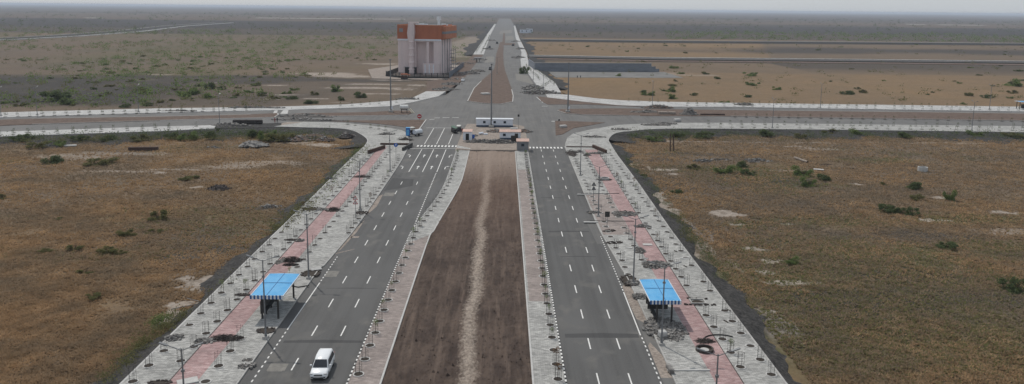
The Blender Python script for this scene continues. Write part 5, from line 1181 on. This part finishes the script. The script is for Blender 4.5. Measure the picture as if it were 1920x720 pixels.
def fence_run(p0, p1, hh, label, st=1.6, mt='dark_metal', z=-.6):
    a = G(*p0, z); b_ = G(*p1, z); L = math.hypot(b_[0]-a[0], b_[1]-a[1]); t = empty('railing', (a[0], a[1], z), math.atan2(b_[1]-a[1], b_[0]-a[0]), label, 'railing', 'railings round the large building')
    m = MB(); n_ = int(L/3.2)+1
    for i in range(n_+1): m.box((L*i/n_, 0, hh/2), (.22, .22, hh))
    m.build('posts', mt, t); m = MB()
    for z_ in (.25, hh*.95): m.box((L/2, 0, z_), (L, .09, .14))
    m.build('rails', mt, t); m = MB(); m.box((L/2, .2, .45), (L, .18, 1.1)); m.build('base_wall', 'grey_dark', t); m = MB(); k = int(L/.45)
    for i in range(k): m.box((L*(i+.5)/k, .0, hh/2), (.2, .08, hh*.86))
    m.build('bars', mt, t)
fence_run((724, 143), (755, 146.5), 3.0, 'dark railing left of the large building front'); fence_run((755, 146.5), (842, 147), 3.0, 'long dark railing along the front of the large building')
fence_run((842, 147), (869, 126), 3.4, 'blue-grey railing along the right side of the large building', mt='wall_dark'); fence_run((724, 143), (752, 132), 2.6, 'dark railing running back on the left of the large building')
# orange-roofed machine in front
x, y = G(758, 149, -.9); t = empty('loader', (x, y, -.9), R(12), 'orange-topped machine in front of the railing of the large building', 'loader')
m = MB(); m.box((0, 0, 2.9), (3.6, 2.6, .5)); m.box((2.0, 0, 2.6), (2.6, 1.8, .3), 0, 0, 0, .1); m.build('canopy', 'orange', t); m = MB(); m.box((0, 0, 1.4), (3.0, 2.0, 1.5)); m.build('body', 'rust', t)
for s in (-1, 1): m = MB(); m.box((0, s*1.1, .45), (3.6, .5, .9)); m.build('track', 'rubber', t)
m = MB(); [m.tube((a, b_, 2.0), (a, b_, 2.75), .06) for a in (-1.3, 1.3) for b_ in (-.9, .9)]; m.build('canopy_posts', 'dark_metal', t)

# long dark wall on the right
M['concrete_dull'] = mat('dull_concrete', (.17, .165, .155), .95, var=.2, vscale=.1)
a = G(1002, 134, -1); b_ = G(1236, 135, -1)
x0, x1 = a[0], b_[0]; y0 = a[1]; t = empty('compound_wall', (x0, y0, -1), math.atan2(b_[1]-a[1], b_[0]-a[0]), 'long blue-grey wall with a stepped right end behind the orange field', 'wall'); L = math.hypot(b_[0]-a[0], b_[1]-a[1])
m = MB(); Wt = 5.3; m.bb(0, L-5.2, 0, .5, 0, Wt); m.bb(L-5.2, L-2.4, 0, .5, 0, Wt*.66); m.bb(L-2.4, L, 0, .5, 0, Wt*.38); m.bb(0, .5, .5, 40, 0, Wt); m.build('wall_panel', 'wall_dark', t)
m = MB(); m.bb(-.05, L-5.1, -.1, .6, Wt, Wt+.32); m.build('coping', 'concrete', t)
m = MB(); m.bb(8, L+3, -44, -.6, -.2, .08); m.build('concrete_apron', 'concrete_dull', t)
for px, py, w_, h_, lb in ((983, 62, 14, 9, 'pale grey low building far right of the road, left part'), (993, 62, 10, 11, 'pale grey low building far right of the road, right part')):
    x, y = G(px, py, -1); t = empty('distant_building', (x, y, -1), 0, lb, 'building', 'distant low buildings'); m = MB(); m.bb(-w_/2, w_/2, 0, 14, 0, h_*.62); m.build('wall', 'cabin_wall', t)
    m = MB(); m.bb(-w_/2-.3, w_/2+.3, -.3, 14.3, h_*.62, h_*.62+.5); m.build('roof', 'grey_wall', t); m = MB(); [m.box((u, -.05, h_*.35), (1.6, .15, 1.8)) for u in (-w_/4, w_/4)]; m.build('windows', 'cabin_blue', t)

# gate posts and loose things in the fields
x, y = G(1256.5, 284, -1); t = empty('gate_posts', (x, y, -1), 0, 'pair of tall dark leaning posts in the right field', 'posts')
m = MB(); m.tube((0, 0, 0), (-.15, 0, 5.0), .17, .15, 6); m.build('post', 'rust', t); m = MB(); m.tube((1.1, .3, 0), (.75, .3, 4.9), .17, .15, 6); m.build('post', 'rust', t)
m = MB(); m.tube((.1, 0, 1.2), (.9, .3, 2.4), .06, .06, 6); m.build('brace', 'rust', t)
def pipe(p0, p1, r, label, mt='concrete', z=-1.0, cat='pipe'):
    a = G(*p0, z); b_ = G(*p1, z); m = MB(); A_ = Vector((a[0], a[1], z+r)); B_ = Vector((b_[0], b_[1], z+r)); m.tube(A_, B_, r, r, 16, caps=False); m.tube(A_, B_, r*.82, r*.82, 16, caps=False)
    d = (B_-A_); c_ = (A_+B_)/2
    tag(m.build('pipe', mt), label, cat, 'pipes and beams in the fields')
pipe((1490, 297.5), (1514, 306), .30, 'pale concrete pipe lying in the right field', 'dust')
x, y = G(269, 282, -1); m = MB(); m.box((0, 0, .45), (7.6, .9, .7)); m.box((0, 0, .88), (7.8, 1.1, .14)); o = m.build('steel_box_beam', 'rust'); o.location = (x, y, -1); o.rotation_euler = (0, 0, .1); tag(o, 'dark rusty box beam at the top of the left field', 'beam')
slab(132, 274.5, 3.2, .8, .35, 'bright broken slab near the slope in the left field', .2, z=-1, tilt=.15)
slab(88, 274, 1.2, .8, .8, 'small pale block near the slope in the left field', .2, z=-1)
for (px, py, sx, sy, lb, mt_) in [(1228, 303, 3.2, .5, 'thin dark plank among pale earth in the right field', 'rust'), (1548, 309, 3.4, .4, 'dark plank right of the pipe in the right field', 'rust'), (1595, 309, 2.2, .5, 'short dark plank in the upper right field', 'rust'),
                             (1590, 316, 3.6, .3, 'thin grey plank below the short dark plank', 'dark_metal'), (1708, 312, 4.4, .25, 'thin dark pole left of the well ring', 'rust'), (1535, 318.5, 2.4, 1.2, 'pale flat slab above the bushes of the right field', 'slab'), (1530, 295, 1.6, .8, 'small brown debris right of the pipe', 'rust')]:
    slab(px, py, sx, sy, .2, lb, random.uniform(-.3, .3), z=-1, mt=mt_, cat='plank' if sy < 1 else 'slab', name='plank' if sy < 1 else 'concrete_slab')
for (px, py, L_, rz, lb) in [(560, 402, 7, -1.0, 'long thin pole lying on the left embankment, uppermost'), (545, 415, 8, -1.0, 'long thin pole lying on the left embankment, middle'), (520, 436, 7, -.95, 'long thin pole lying on the left embankment, lowest'), (345, 578, 3.0, .5, 'thin plank near the weeds on the left embankment'), (362, 565, 2.6, -.6, 'broken reddish plank on the left embankment'), (1385, 662, 2.6, .3, 'thin dark stick on the right embankment')]:
    x, y = G(px, py, -.7); m = MB(); m.tube((-L_/2, 0, 0), (L_/2, 0, .15), .06, .05, 6); o = m.build('pole_on_ground', 'rubble'); o.location = (x, y, -.55); o.rotation_euler = (0, 0, -rz+1.9 if L_ > 5 else rz); tag(o, lb, 'pole')
slab(1741, 178.5-5, .1, .1, .1, 'x') if False else None
# blocks on the right cross street island
slab(1243, 213.5, 3.4, 2.2, .9, 'beige block on the right island, left one', .1, z=.14, mt='dust', cat='block', name='stone_block'); slab(1260, 213.8, 2.6, 2.0, .9, 'beige block with a dark side on the right island, right one', -.1, z=.14, mt='dust', cat='block', name='stone_block')
slab(1336, 215.5, 9, .8, .5, 'long rusty beam on the right island', .02, z=.14, mt='rust', cat='beam', name='steel_beam')
slab(1270, 228, 2.2, 1.6, 1.0, 'pale block on the near side of the right cross street', .3, z=0, cat='block', name='stone_block')
slab(910, 177, 3.6, 2.6, .7, 'pale slab heap in the middle of the soil island', .4, z=.14)
slab(1056, 239, 2.2, 1.4, .8, 'pale block on the brown island right of the junction', .4, z=.1, cat='block', name='stone_block')
# ------------------------------------------------------------------ vegetation
def shrub_proto(kind, n_=1300, dense=1.0, stems=True):
    """unit shrub: radius about 1 m, height about 1 m"""
    t = empty('shrub', (0, 0, 0), 0, 'x', 'shrub'); m = MB()
    lobes = [(random.uniform(-.85, .85), random.uniform(-.85, .85), random.uniform(.12, .75), random.uniform(.18, .48)) for _ in range(8)]
    for lx, ly, lz, r in lobes: leaves(m, (lx, ly, lz), r, int(n_/8*(.5+r*1.6)), .17, 0, .75)
    leaves(m, (0, 0, .15), .95, int(n_*.25), .15, 0, .2)
    m2_ = MB()
    for _ in range(14):
        a = random.random()*6.28; m2_.tube((0, 0, 0), (.7*math.cos(a)*random.random(), .7*math.sin(a)*random.random(), random.uniform(.5, 1.05)), .018, .006, 4, caps=False)
    a = m2_.build('stems', 'twig', t); b_ = m.build('foliage', kind, t)
    return t, [(a, []), (b_, [])]
PROT = {}
def shrub(px, py, rad, hgt, kind, label, z=-1.0, group='bushes in the near fields', xy=None):
    x, y = xy if xy else G(px, py, z)
    k = (kind, random.randrange(2))
    if k not in PROT:
        PROT[k] = shrub_proto(kind); r0 = PROT[k][0]; r0['label'] = label; r0['group'] = group; r0.location = (x, y, gz(x, y)-.05 if z < -.6 else z-.15); r0.scale = (rad, rad, hgt); return
    dup(PROT[k][0], PROT[k][1], (x, y, gz(x, y)-.05 if z < -.6 else z-.15), random.random()*6.28, label, group, (rad*random.uniform(.75, 1.25), rad*random.uniform(.75, 1.15), hgt*random.uniform(.85, 1.15)))
near_sh = [
 (297, 412, 1.5, 1.3, 'leaf_ol', 'tallest olive bush in the middle of the left field'), (97, 307, 1.9, 1.4, 'leaf_dk', 'dark green bush on the pale ground at the top of the left field'), (191, 308, 2.6, 1.0, 'leaf_ol', 'wide low yellow-green bush at the top of the left field'),
 (141, 468, 1.3, .7, 'leaf_ol', 'low olive tuft left of the two bushes in the lower left field'), (200, 475, 1.0, .8, 'leaf_ol', 'round olive bush in the lower left field'), (228, 476, .7, .45, 'leaf_ol', 'very small tuft right of the round olive bush'), (238, 442, 1.1, .7, 'leaf_ol', 'olive bush between the tallest bush and the round one'),
 (84, 474, .9, .5, 'leaf_ol', 'small dull tuft leftmost of the row in the lower left field'), (290, 436, 1.1, .35, 'leaf_ol', 'flat tuft just in front of the tallest olive bush'), (160, 512, 1.0, .5, 'leaf_ol', 'faint grassy clump low in the left field, left one'), (175, 560, .8, .45, 'leaf_ol', 'faint grassy clump low in the left field, lowest one'), (105, 411, 1.0, .3, 'leaf_ol', 'flat brown tuft in the middle left field'), (350, 336, 1.8, .6, 'leaf_ol', 'flat green bush near the pale disc in the left field'), (4, 372, .9, .6, 'leaf_ol', 'tuft at the left edge of the field'),
 (1505, 330, 2.0, 1.6, 'leaf_gr', 'bright green bush, upper left one of the trio in the right field'), (1517, 349, 1.4, 1.3, 'leaf_gr', 'bright green bush, lowest of the trio in the right field'), (1545, 338, 1.4, 1.0, 'leaf_dk', 'dull green bush, right one of the trio in the right field'),
 (1713, 353, 1.6, 1.4, 'leaf_dk', 'dark bush below the well ring in the right field'), (1720, 374, 1.3, .6, 'leaf_ol', 'low olive bush under the dark one near the well'), (1779, 374, 1.3, 1.5, 'leaf_gr', 'green bush next to pale stones in the right field'), (1658, 347, .8, .4, 'leaf_ol', 'tiny tuft left of the bush below the well'),
 (1669, 398, 1.7, 1.2, 'leaf_dk', 'left half of the wide dark double bush in the right field'), (1707, 402, 1.4, .9, 'leaf_dk', 'right half of the wide dark double bush in the right field'), (1480, 494, 1.2, .8, 'leaf_gr', 'green bush beside two pale patches in the right field'), (1775, 465, 1.4, .7, 'leaf_dk', 'flat dark bush in the middle of the right field'), (1905, 545, 1.6, 1.4, 'leaf_dk', 'dark bush at the right edge of the field'),
 (1355, 323, 2.0, 1.3, 'leaf_gr', 'biggest green bush below the stone heap in the right field'), (1392, 314, 1.5, 1.4, 'leaf_dk', 'dark round bush right of the biggest one'), (1402, 327, 1.6, .9, 'leaf_dk', 'low dark bush in front of the dark round one'), (1303, 316, 1.6, .8, 'leaf_ol', 'olive bush left of the biggest green bush'), (1375, 318, 1.5, .5, 'leaf_gr', 'low bright plants right beside the biggest bush'),
 (1268, 362, 1.1, .6, 'leaf_dk', 'small grey bush near the pale bare strip'), (1206, 331, .01+.8, .5, 'leaf_dk', 'small dark clump on the edge of the right embankment'),
 (42, 262, 0.1+2, 1.2, 'leaf_dk', 'dark bush on the slope near the left edge'), (502, 261, 2.4, 2.0, 'leaf_gr', 'bright round bush on the left slope'), (525, 263, 3.0, 1.5, 'leaf_ol', 'olive bush right of the bright round one on the left slope'), (480, 254, 2.2, 1.6, 'leaf_dk', 'dark bush left of the bright round one on the slope'), (355, 260, 2.2, 1.5, 'leaf_gr', 'green bush on the slope in the middle of the left street'), (265, 262, 2.4, 1.2, 'leaf_ol', 'olive bush on the slope above the rusty beam'),
 (395, 258, 1.8, 1.4, 'leaf_dk', 'dark bush on the slope below the end of the pavement'), (320, 258, 2.0, 1.3, 'leaf_dk', 'dark bush on the slope left of the green one'), (72, 275, 1.8, 1.0, 'leaf_ol', 'olive bush at the foot of the left slope near the edge'), (110, 270, 1.8, .9, 'leaf_gr', 'green bush at the foot of the left slope near pale slabs'), (205, 262, 2.0, 1.1, 'leaf_dk', 'dark bush on the slope right of the pale slab'), (150, 262, 2.0, 1.1, 'leaf_dk', 'dark bush on the slope above the pale slab'),
 (1272, 255, 2.4, 1.2, 'leaf_dk', 'dark bush on the right slope above the leaning posts'), (1320, 256, 2.2, 1.2, 'leaf_dk', 'dark bush on the right slope above the stone heap'), (1230, 262, 2, .9, 'leaf_gr', 'green bush at the foot of the right slope left of the posts'), (1440, 253, 2.4, 1.5, 'leaf_dk', 'dark bush on the right slope below the left lamp'), (1560, 249, 2.6, .9, 'leaf_ol', 'olive plants along the top of the right slope'), (1605, 249, 2.6, .9, 'leaf_gr', 'green plants along the top of the right slope'), (1830, 254, 2.2, 1.2, 'leaf_gr', 'green bush on the right slope near the right lamp'), (1900, 256, 2.2, 1.1, 'leaf_ol', 'olive bush on the right slope at the right edge'), (1500, 256, 2.2, 1.0, 'leaf_ol', 'olive bush on the right slope right of the dark one'), (1700, 256, 2.2, 1.1, 'leaf_dk', 'dark bush on the middle of the right slope'),
 (982, 138, 3.4, 4.4, 'leaf_dk', 'round dark bush on the pavement beyond the junction')]
for q in near_sh:
    k_ = 1 if q[0] == 982 else 1.22; shrub(q[0], q[1], q[2]*k_, q[3]*k_*1.2, q[4], q[5], z=(0 if q[0] == 982 else -.5 if 'slope' in q[5] else -1.0))
far_sh = [(1257, 172, 3, 2.6, 'leaf_gr', 'bright bush nearest to the pavement in the orange field'), (1205, 173, 1.8, 1.2, 'leaf_dk', 'dim bush left of the bright ones in the orange field'), (1217, 178.5, 2.4, 2.2, 'leaf_gr', 'green bush left of the brightest in the orange field'), (1263, 185, 2.4, 2.2, 'leaf_gr', 'bush just above the far pavement of the right cross street'), (1408, 142, 4, 2.2, 'leaf_gr', 'green bush in the upper part of the orange field'), (1410, 160, 3, 2, 'leaf_gr', 'green bush in the middle of the orange field'), (1345, 148, 2.4, 1.6, 'leaf_dk', 'dim bush left in the middle of the orange field'), (1898, 161, 5, 3.6, 'leaf_gr', 'big bright bush at the right side of the orange field'), (1900, 175, 2.6, 1.8, 'leaf_ol', 'dim bush below the big bright one at the right side'),
          (1457, 168, 3, 1.8, 'leaf_gr', 'green bush right of the bright ones in the orange field'), (1588, 177, 2.8, 2, 'leaf_dk', 'brownish bush low in the orange field'), (1620, 174, 2.6, 1.8, 'leaf_ol', 'green bush right of the brownish one in the orange field'), (1263, 128, 3.5, 2, 'leaf_gr', 'low bush right of the end of the long wall'),
          (790-150, 203-15, 2.2, 1.8, 'leaf_dk', 'small dark bush above the left curved pavement'), (633, 171, 4, 3, 'leaf_gr', 'green bush left of the masts in the left far field'), (676, 183, 2.6, 2.6, 'leaf_dk', 'dark round bush right in the left far field'), (590, 178, 2.4, 2.2, 'leaf_ol', 'olive bush above the crossing table'), (585, 194, 3.0, 2.0, 'leaf_dk', 'dark flat bush just above the far pavement, left'), (548, 186, 2.6, 1.4, 'leaf_dk', 'brown bush left of the olive one above the crossing table'), (491, 179, 2.6, 1.6, 'leaf_dk', 'brown low bush above the dark pavement rubble'), (366, 175, 4, 3.2, 'leaf_gr', 'green bush in the lower left far field'), (350, 177, 4, 2.4, 'leaf_gr', 'wide bush left of the green one in the lower left far field'), (393, 167, 2.6, 3.6, 'leaf_dk', 'tall dark bush in the lower left far field'), (416, 168, 2.2, 1.8, 'leaf_dk', 'small dark bush right of the tall dark one'), (394, 183, 3, 2, 'leaf_gr', 'low green bush above the far left pavement'), (270, 173, 3, 2.4, 'leaf_gr', 'green bush in the far field above the left street'), (108, 188, 5, 4, 'leaf_dk', 'large dark bush in the painted cloud-shadow patch on the far left'), (130, 195, 4, 3, 'leaf_dk', 'dark bush below the large one on the far left')]
for q in far_sh: shrub(*q[:6], group='bushes in the fields beyond the cross street')
# scattered scrub of the plain beyond the junction: placed in the ground plane, denser in green patches
def scrubpos(n_, xl, xr, yl, yr, thr):
    out = []; tries = 0
    while len(out) < n_ and tries < n_*60:
        tries += 1; y = yl+(yr-yl)*random.random()**1.25; x = random.uniform(xl, xr)*y
        if -95 < x < 60 and y < 640: continue
        if x > 0 and (625 < y < 720 or 1000 < y < 1080): continue
        if fbm(np.array([x]), np.array([y*.7]), 70, 47, 4)[0] > thr: out.append((x, y))
    return out
lbs = {'L': ('one of the small green scrub bushes dotted over the left plain', 'scrub dotted over the left plain'), 'R': ('one of the small dull bushes dotted over the right plain', 'scrub dotted over the right plain')}
for i, (x, y) in enumerate(scrubpos(150, -.68, -.10, 305, 620, .47)):
    s_ = random.uniform(1.0, 2.3); shrub(0, 0, s_, s_*random.uniform(.5, .75), random.choice(['leaf_gr', 'leaf_gr', 'leaf_ol', 'leaf_ol', 'leaf_dk']), lbs['L'][0], group=lbs['L'][1], xy=(x, y))
for i, (x, y) in enumerate(scrubpos(50, .10, .68, 335, 980, .42)):
    s_ = random.uniform(1.2, 2.6); shrub(0, 0, s_, s_*random.uniform(.5, .7), random.choice(['leaf_ol', 'leaf_dk', 'leaf_gr']), lbs['R'][0], group=lbs['R'][1], xy=(x, y))
def cloud(name, pts, mt, kmin, kmax, nleaf, ls, zr=(-1, -1)):
    vs = []; 
    for (x, y) in pts:
        s_ = random.uniform(kmin, kmax)*(1+y/2500); z0 = random.uniform(*zr)
        k = nleaf; p = RN.normal(0, .5, (k, 3)); p[:, 2] = np.abs(p[:, 2])*.8; c_ = np.array([x, y, z0])+p*s_; 
        a = RN.normal(0, 1, (k, 3)); a /= np.linalg.norm(a, axis=1)[:, None]; b_ = np.cross(a, RN.normal(0, 1, (k, 3))); b_ /= np.linalg.norm(b_, axis=1)[:, None]
        q = ls*s_; vs.append(np.stack([c_-a*q, c_+b_*q*.6, c_+a*q, c_-b_*q*.6], 1).reshape(-1, 3))
    V = np.concatenate(vs); n4 = len(V)//4; mesh = bpy.data.meshes.new(name); mesh.vertices.add(len(V)); mesh.vertices.foreach_set('co', V.astype(np.float32).ravel()); mesh.loops.add(len(V)); mesh.loops.foreach_set('vertex_index', np.arange(len(V), dtype=np.int32))
    mesh.polygons.add(n4); mesh.polygons.foreach_set('loop_start', np.arange(0, len(V), 4, dtype=np.int32)); mesh.update(calc_edges=True); mesh.materials.append(M[mt]); o = bpy.data.objects.new(name, mesh); COL.objects.link(o); return tag(o, None, None, kind='stuff')
def farpts(n_, xl, xr, yl, yr, thr, pw=1.0):
    y = yl+(yr-yl)*RN.rand(n_*6)**pw; x = (xl+(xr-xl)*RN.rand(n_*6))*y; k = fbm(x, y*.7, 70, 47, 4) > thr
    k &= ~((x > -95) & (x < 60) & (y < 640)); k &= ~((np.abs(x+2) < 30)); k &= ~((x > 0) & (((y > 625) & (y < 720)) | ((y > 1000) & (y < 1080))))
    p = np.stack([x, y], 1)[k]; return p[:n_]
cloud('far_scrub', farpts(800, -.7, -.05, 300, 1300, .50, 1.2), 'leaf_gr', 1.6, 3.2, 26, .17)
cloud('far_scrub', farpts(1700, -.7, -.05, 300, 1500, .36, 1.1), 'leaf_ol', .8, 2.0, 20, .18)
cloud('far_scrub', farpts(420, .03, .7, 330, 1400, .36, 1.0), 'leaf_ol', 1.0, 2.0, 20, .18)
cloud('far_scrub', farpts(500, .2, .7, 1050, 1500, .3, 1.0), 'leaf_gr', 2, 4, 20, .18)
cloud('far_scrub', farpts(1100, -.7, .7, 1100, 4200, .40, 1.3), 'leaf_dk', 2, 4, 12, .2)
# weeds along the embankments
def weed_line(n_, pts, w_, kmin, kmax, mt, name='weeds'):
    p = np.array(PG(pts, -.8)); seg = RN.randint(0, len(p)-1, n_); t = RN.rand(n_)[:, None]; q = p[seg]*(1-t)+p[seg+1]*t+RN.normal(0, w_, (n_, 2)); return cloud(name, q, mt, kmin, kmax, 26, .13, (-.95, -.25))
weed_line(520, [(690, 275), (640, 330), (590, 385), (560, 410), (520, 440)], 1.2, .5, 1.3, 'leaf_ol'); weed_line(170, [(690, 275), (640, 330), (590, 388)], 1.2, .5, 1.2, 'leaf_gr')
weed_line(120, [(510, 460), (430, 540), (400, 565)], .9, .3, .8, 'leaf_ol'); weed_line(170, [(360, 590), (300, 620), (260, 660), (200, 720)], .8, .4, .9, 'leaf_ol'); weed_line(36, [(305, 602), (300, 606)], .5, .4, .9, 'leaf_gr')
weed_line(420, [(-20, 262), (200, 258), (400, 252), (620, 256)], 3.0, .5, 1.6, 'leaf_dk'); weed_line(260, [(-20, 268), (200, 264), (400, 260), (620, 262)], 2.0, .5, 1.3, 'leaf_ol')
weed_line(420, [(1180, 254), (1300, 254), (1700, 254), (1980, 258)], 3.5, .5, 1.5, 'leaf_dk'); weed_line(160, [(1180, 262), (1300, 262), (1700, 260), (1980, 264)], 2.0, .4, 1.1, 'leaf_ol')
weed_line(240, [(1160, 290), (1200, 330), (1290, 430), (1360, 530)], .9, .3, .8, 'leaf_dk'); weed_line(90, [(1260, 400), (1290, 440), (1300, 460)], .8, .3, .8, 'leaf_ol')
weed_line(60, [(806, 455), (801, 470)], .3, .3, .7, 'leaf_gr'); weed_line(90, [(968, 345), (973, 400), (978, 440)], .25, .2, .5, 'leaf_ol')
def leafy2(name, a, c_, g_):
    m = leafy(name, a, c_, .35, .4); n = m.node_tree.nodes; l = m.node_tree.links
    x = [q for q in n if q.bl_idname == 'ShaderNodeMix'][0]; tc = [q for q in n if q.bl_idname == 'ShaderNodeTexCoord'][0]
    no = n.new('ShaderNodeTexNoise'); no.inputs['Scale'].default_value = .045; no.inputs['Detail'].default_value = 7; no.inputs['Roughness'].default_value = .7; l.new(tc.outputs['Object'], no.inputs['Vector'])
    r = n.new('ShaderNodeMapRange'); r.inputs[1].default_value = .42; r.inputs[2].default_value = .62; l.new(no.outputs['Fac'], r.inputs[0])
    y = n.new('ShaderNodeMix'); y.data_type = 'RGBA'; l.new(r.outputs[0], y.inputs[0]); l.new(x.outputs[2], y.inputs[6]); y.inputs[7].default_value = g_+(1,)
    for q in n:
        if q.bl_idname in ('ShaderNodeBsdfDiffuse', 'ShaderNodeBsdfTranslucent'): l.new(y.outputs[2], q.inputs[0])
    return m
# dry grass covering the near fields: blades spread over the ground sheet
def grass(name, mt, n_, side, h0, h1, maskf):
    y = 70*np.exp(RN.rand(n_)*math.log(250/70.0)); u = RN.rand(n_)
    x = (-40-(.78*y-40)*u-0) if side < 0 else (33+(.78*y-33)*u)
    x = np.where(np.abs(x) < .8*y, x, np.sign(x)*.6*y)
    i = np.clip(np.searchsorted(gx, x), 0, nx-1); j = np.clip(np.searchsorted(gy, y), 0, ny-1)
    keep = RN.rand(n_) < maskf(j, i, x, y); 
    keep &= ~((x > -52) & (x < -38) & (y > 232)); x, y, i, j = x[keep], y[keep], i[keep], j[keep]; z = GZ[j, i]-.02
    K = 3; m_n = len(x); sc = (.8+y/230.0)
    V = []
    for k in range(K):
        a = RN.rand(m_n)*6.283; h = (h0+(h1-h0)*RN.rand(m_n))*sc; wd = (.05+.06*RN.rand(m_n))*sc; ln = (.10+.22*RN.rand(m_n))*sc; dx, dy = np.cos(a), np.sin(a)
        ox, oy = RN.normal(0, .07, m_n), RN.normal(0, .07, m_n)
        V.append(np.stack([np.stack([x+ox-dy*wd, y+oy+dx*wd, z], 1), np.stack([x+ox+dy*wd, y+oy-dx*wd, z], 1), np.stack([x+ox+dx*ln, y+oy+dy*ln, z+h], 1)], 1))
    V = np.concatenate(V).reshape(-1, 3); n3 = len(V)//3; mesh = bpy.data.meshes.new(name); mesh.vertices.add(len(V)); mesh.vertices.foreach_set('co', V.astype(np.float32).ravel()); mesh.loops.add(len(V)); mesh.loops.foreach_set('vertex_index', np.arange(len(V), dtype=np.int32))
    mesh.polygons.add(n3); mesh.polygons.foreach_set('loop_start', np.arange(0, len(V), 3, dtype=np.int32)); mesh.update(calc_edges=True); mesh.materials.append(M[mt]); o = bpy.data.objects.new(name, mesh); COL.objects.link(o); tag(o, None, None, kind='stuff')
cl = lambda v: np.clip(v, 0, 1)
nzg = lambda x, y, s, sd: fbm(x, y, s, sd, 3)
M['straw'] = leafy2('dry_grass', (.29, .190, .105), (.50, .335, .190), (.25, .195, .135))
M['straw2'] = leafy2('dull_grass', (.22, .165, .105), (.38, .275, .165), (.21, .175, .13))
M['grass_gr'] = leafy('olive_grass', (.15, .155, .062), (.21, .19, .085), .6, .4)
grass('dry_grass', 'straw', 150000, -1, .10, .26, lambda j, i, x, y: cl(1.0-pale[j, i]*1.5)*cl(.25+(nzg(x, y, 7, 5)-.2)*4)*(1-.8*dark[j, i])*(1-.5*bare[j, i]))
grass('dry_grass', 'straw', 110000, 1, .10, .24, lambda j, i, x, y: cl(1.0-pale[j, i]*1.5)*cl(.2+(nzg(x, y, 9, 6)-.28)*4)*(1-.8*dark[j, i])*(1-.6*green[j, i])*(1-.5*bare[j, i]))
grass('dry_grass', 'straw2', 50000, 1, .08, .22, lambda j, i, x, y: cl(1.0-pale[j, i]*1.5))
grass('green_grass', 'grass_gr', 60000, 1, .08, .22, lambda j, i, x, y: cl(green[j, i]*1.0))
grass('green_grass', 'grass_gr', 60000, -1, .08, .2, lambda j, i, x, y: cl(green[j, i]*1.0))
# ------------------------------------------------------------------ haze
hz = MB(); hz.bb(-26000, 26000, -500, 31000, -3.0, 45.0)
hm = bpy.data.materials.new('haze'); hm.use_nodes = True; n = hm.node_tree.nodes; n.clear()
pv = n.new('ShaderNodeVolumePrincipled'); pv.inputs['Color'].default_value = (.80, .88, 1, 1); pv.inputs['Density'].default_value = .0001; pv.inputs['Anisotropy'].default_value = 0.0
ou = n.new('ShaderNodeOutputMaterial'); hm.node_tree.links.new(pv.outputs[0], ou.inputs['Volume'])
tag(hz.build('haze', hm), None, None, kind='stuff')
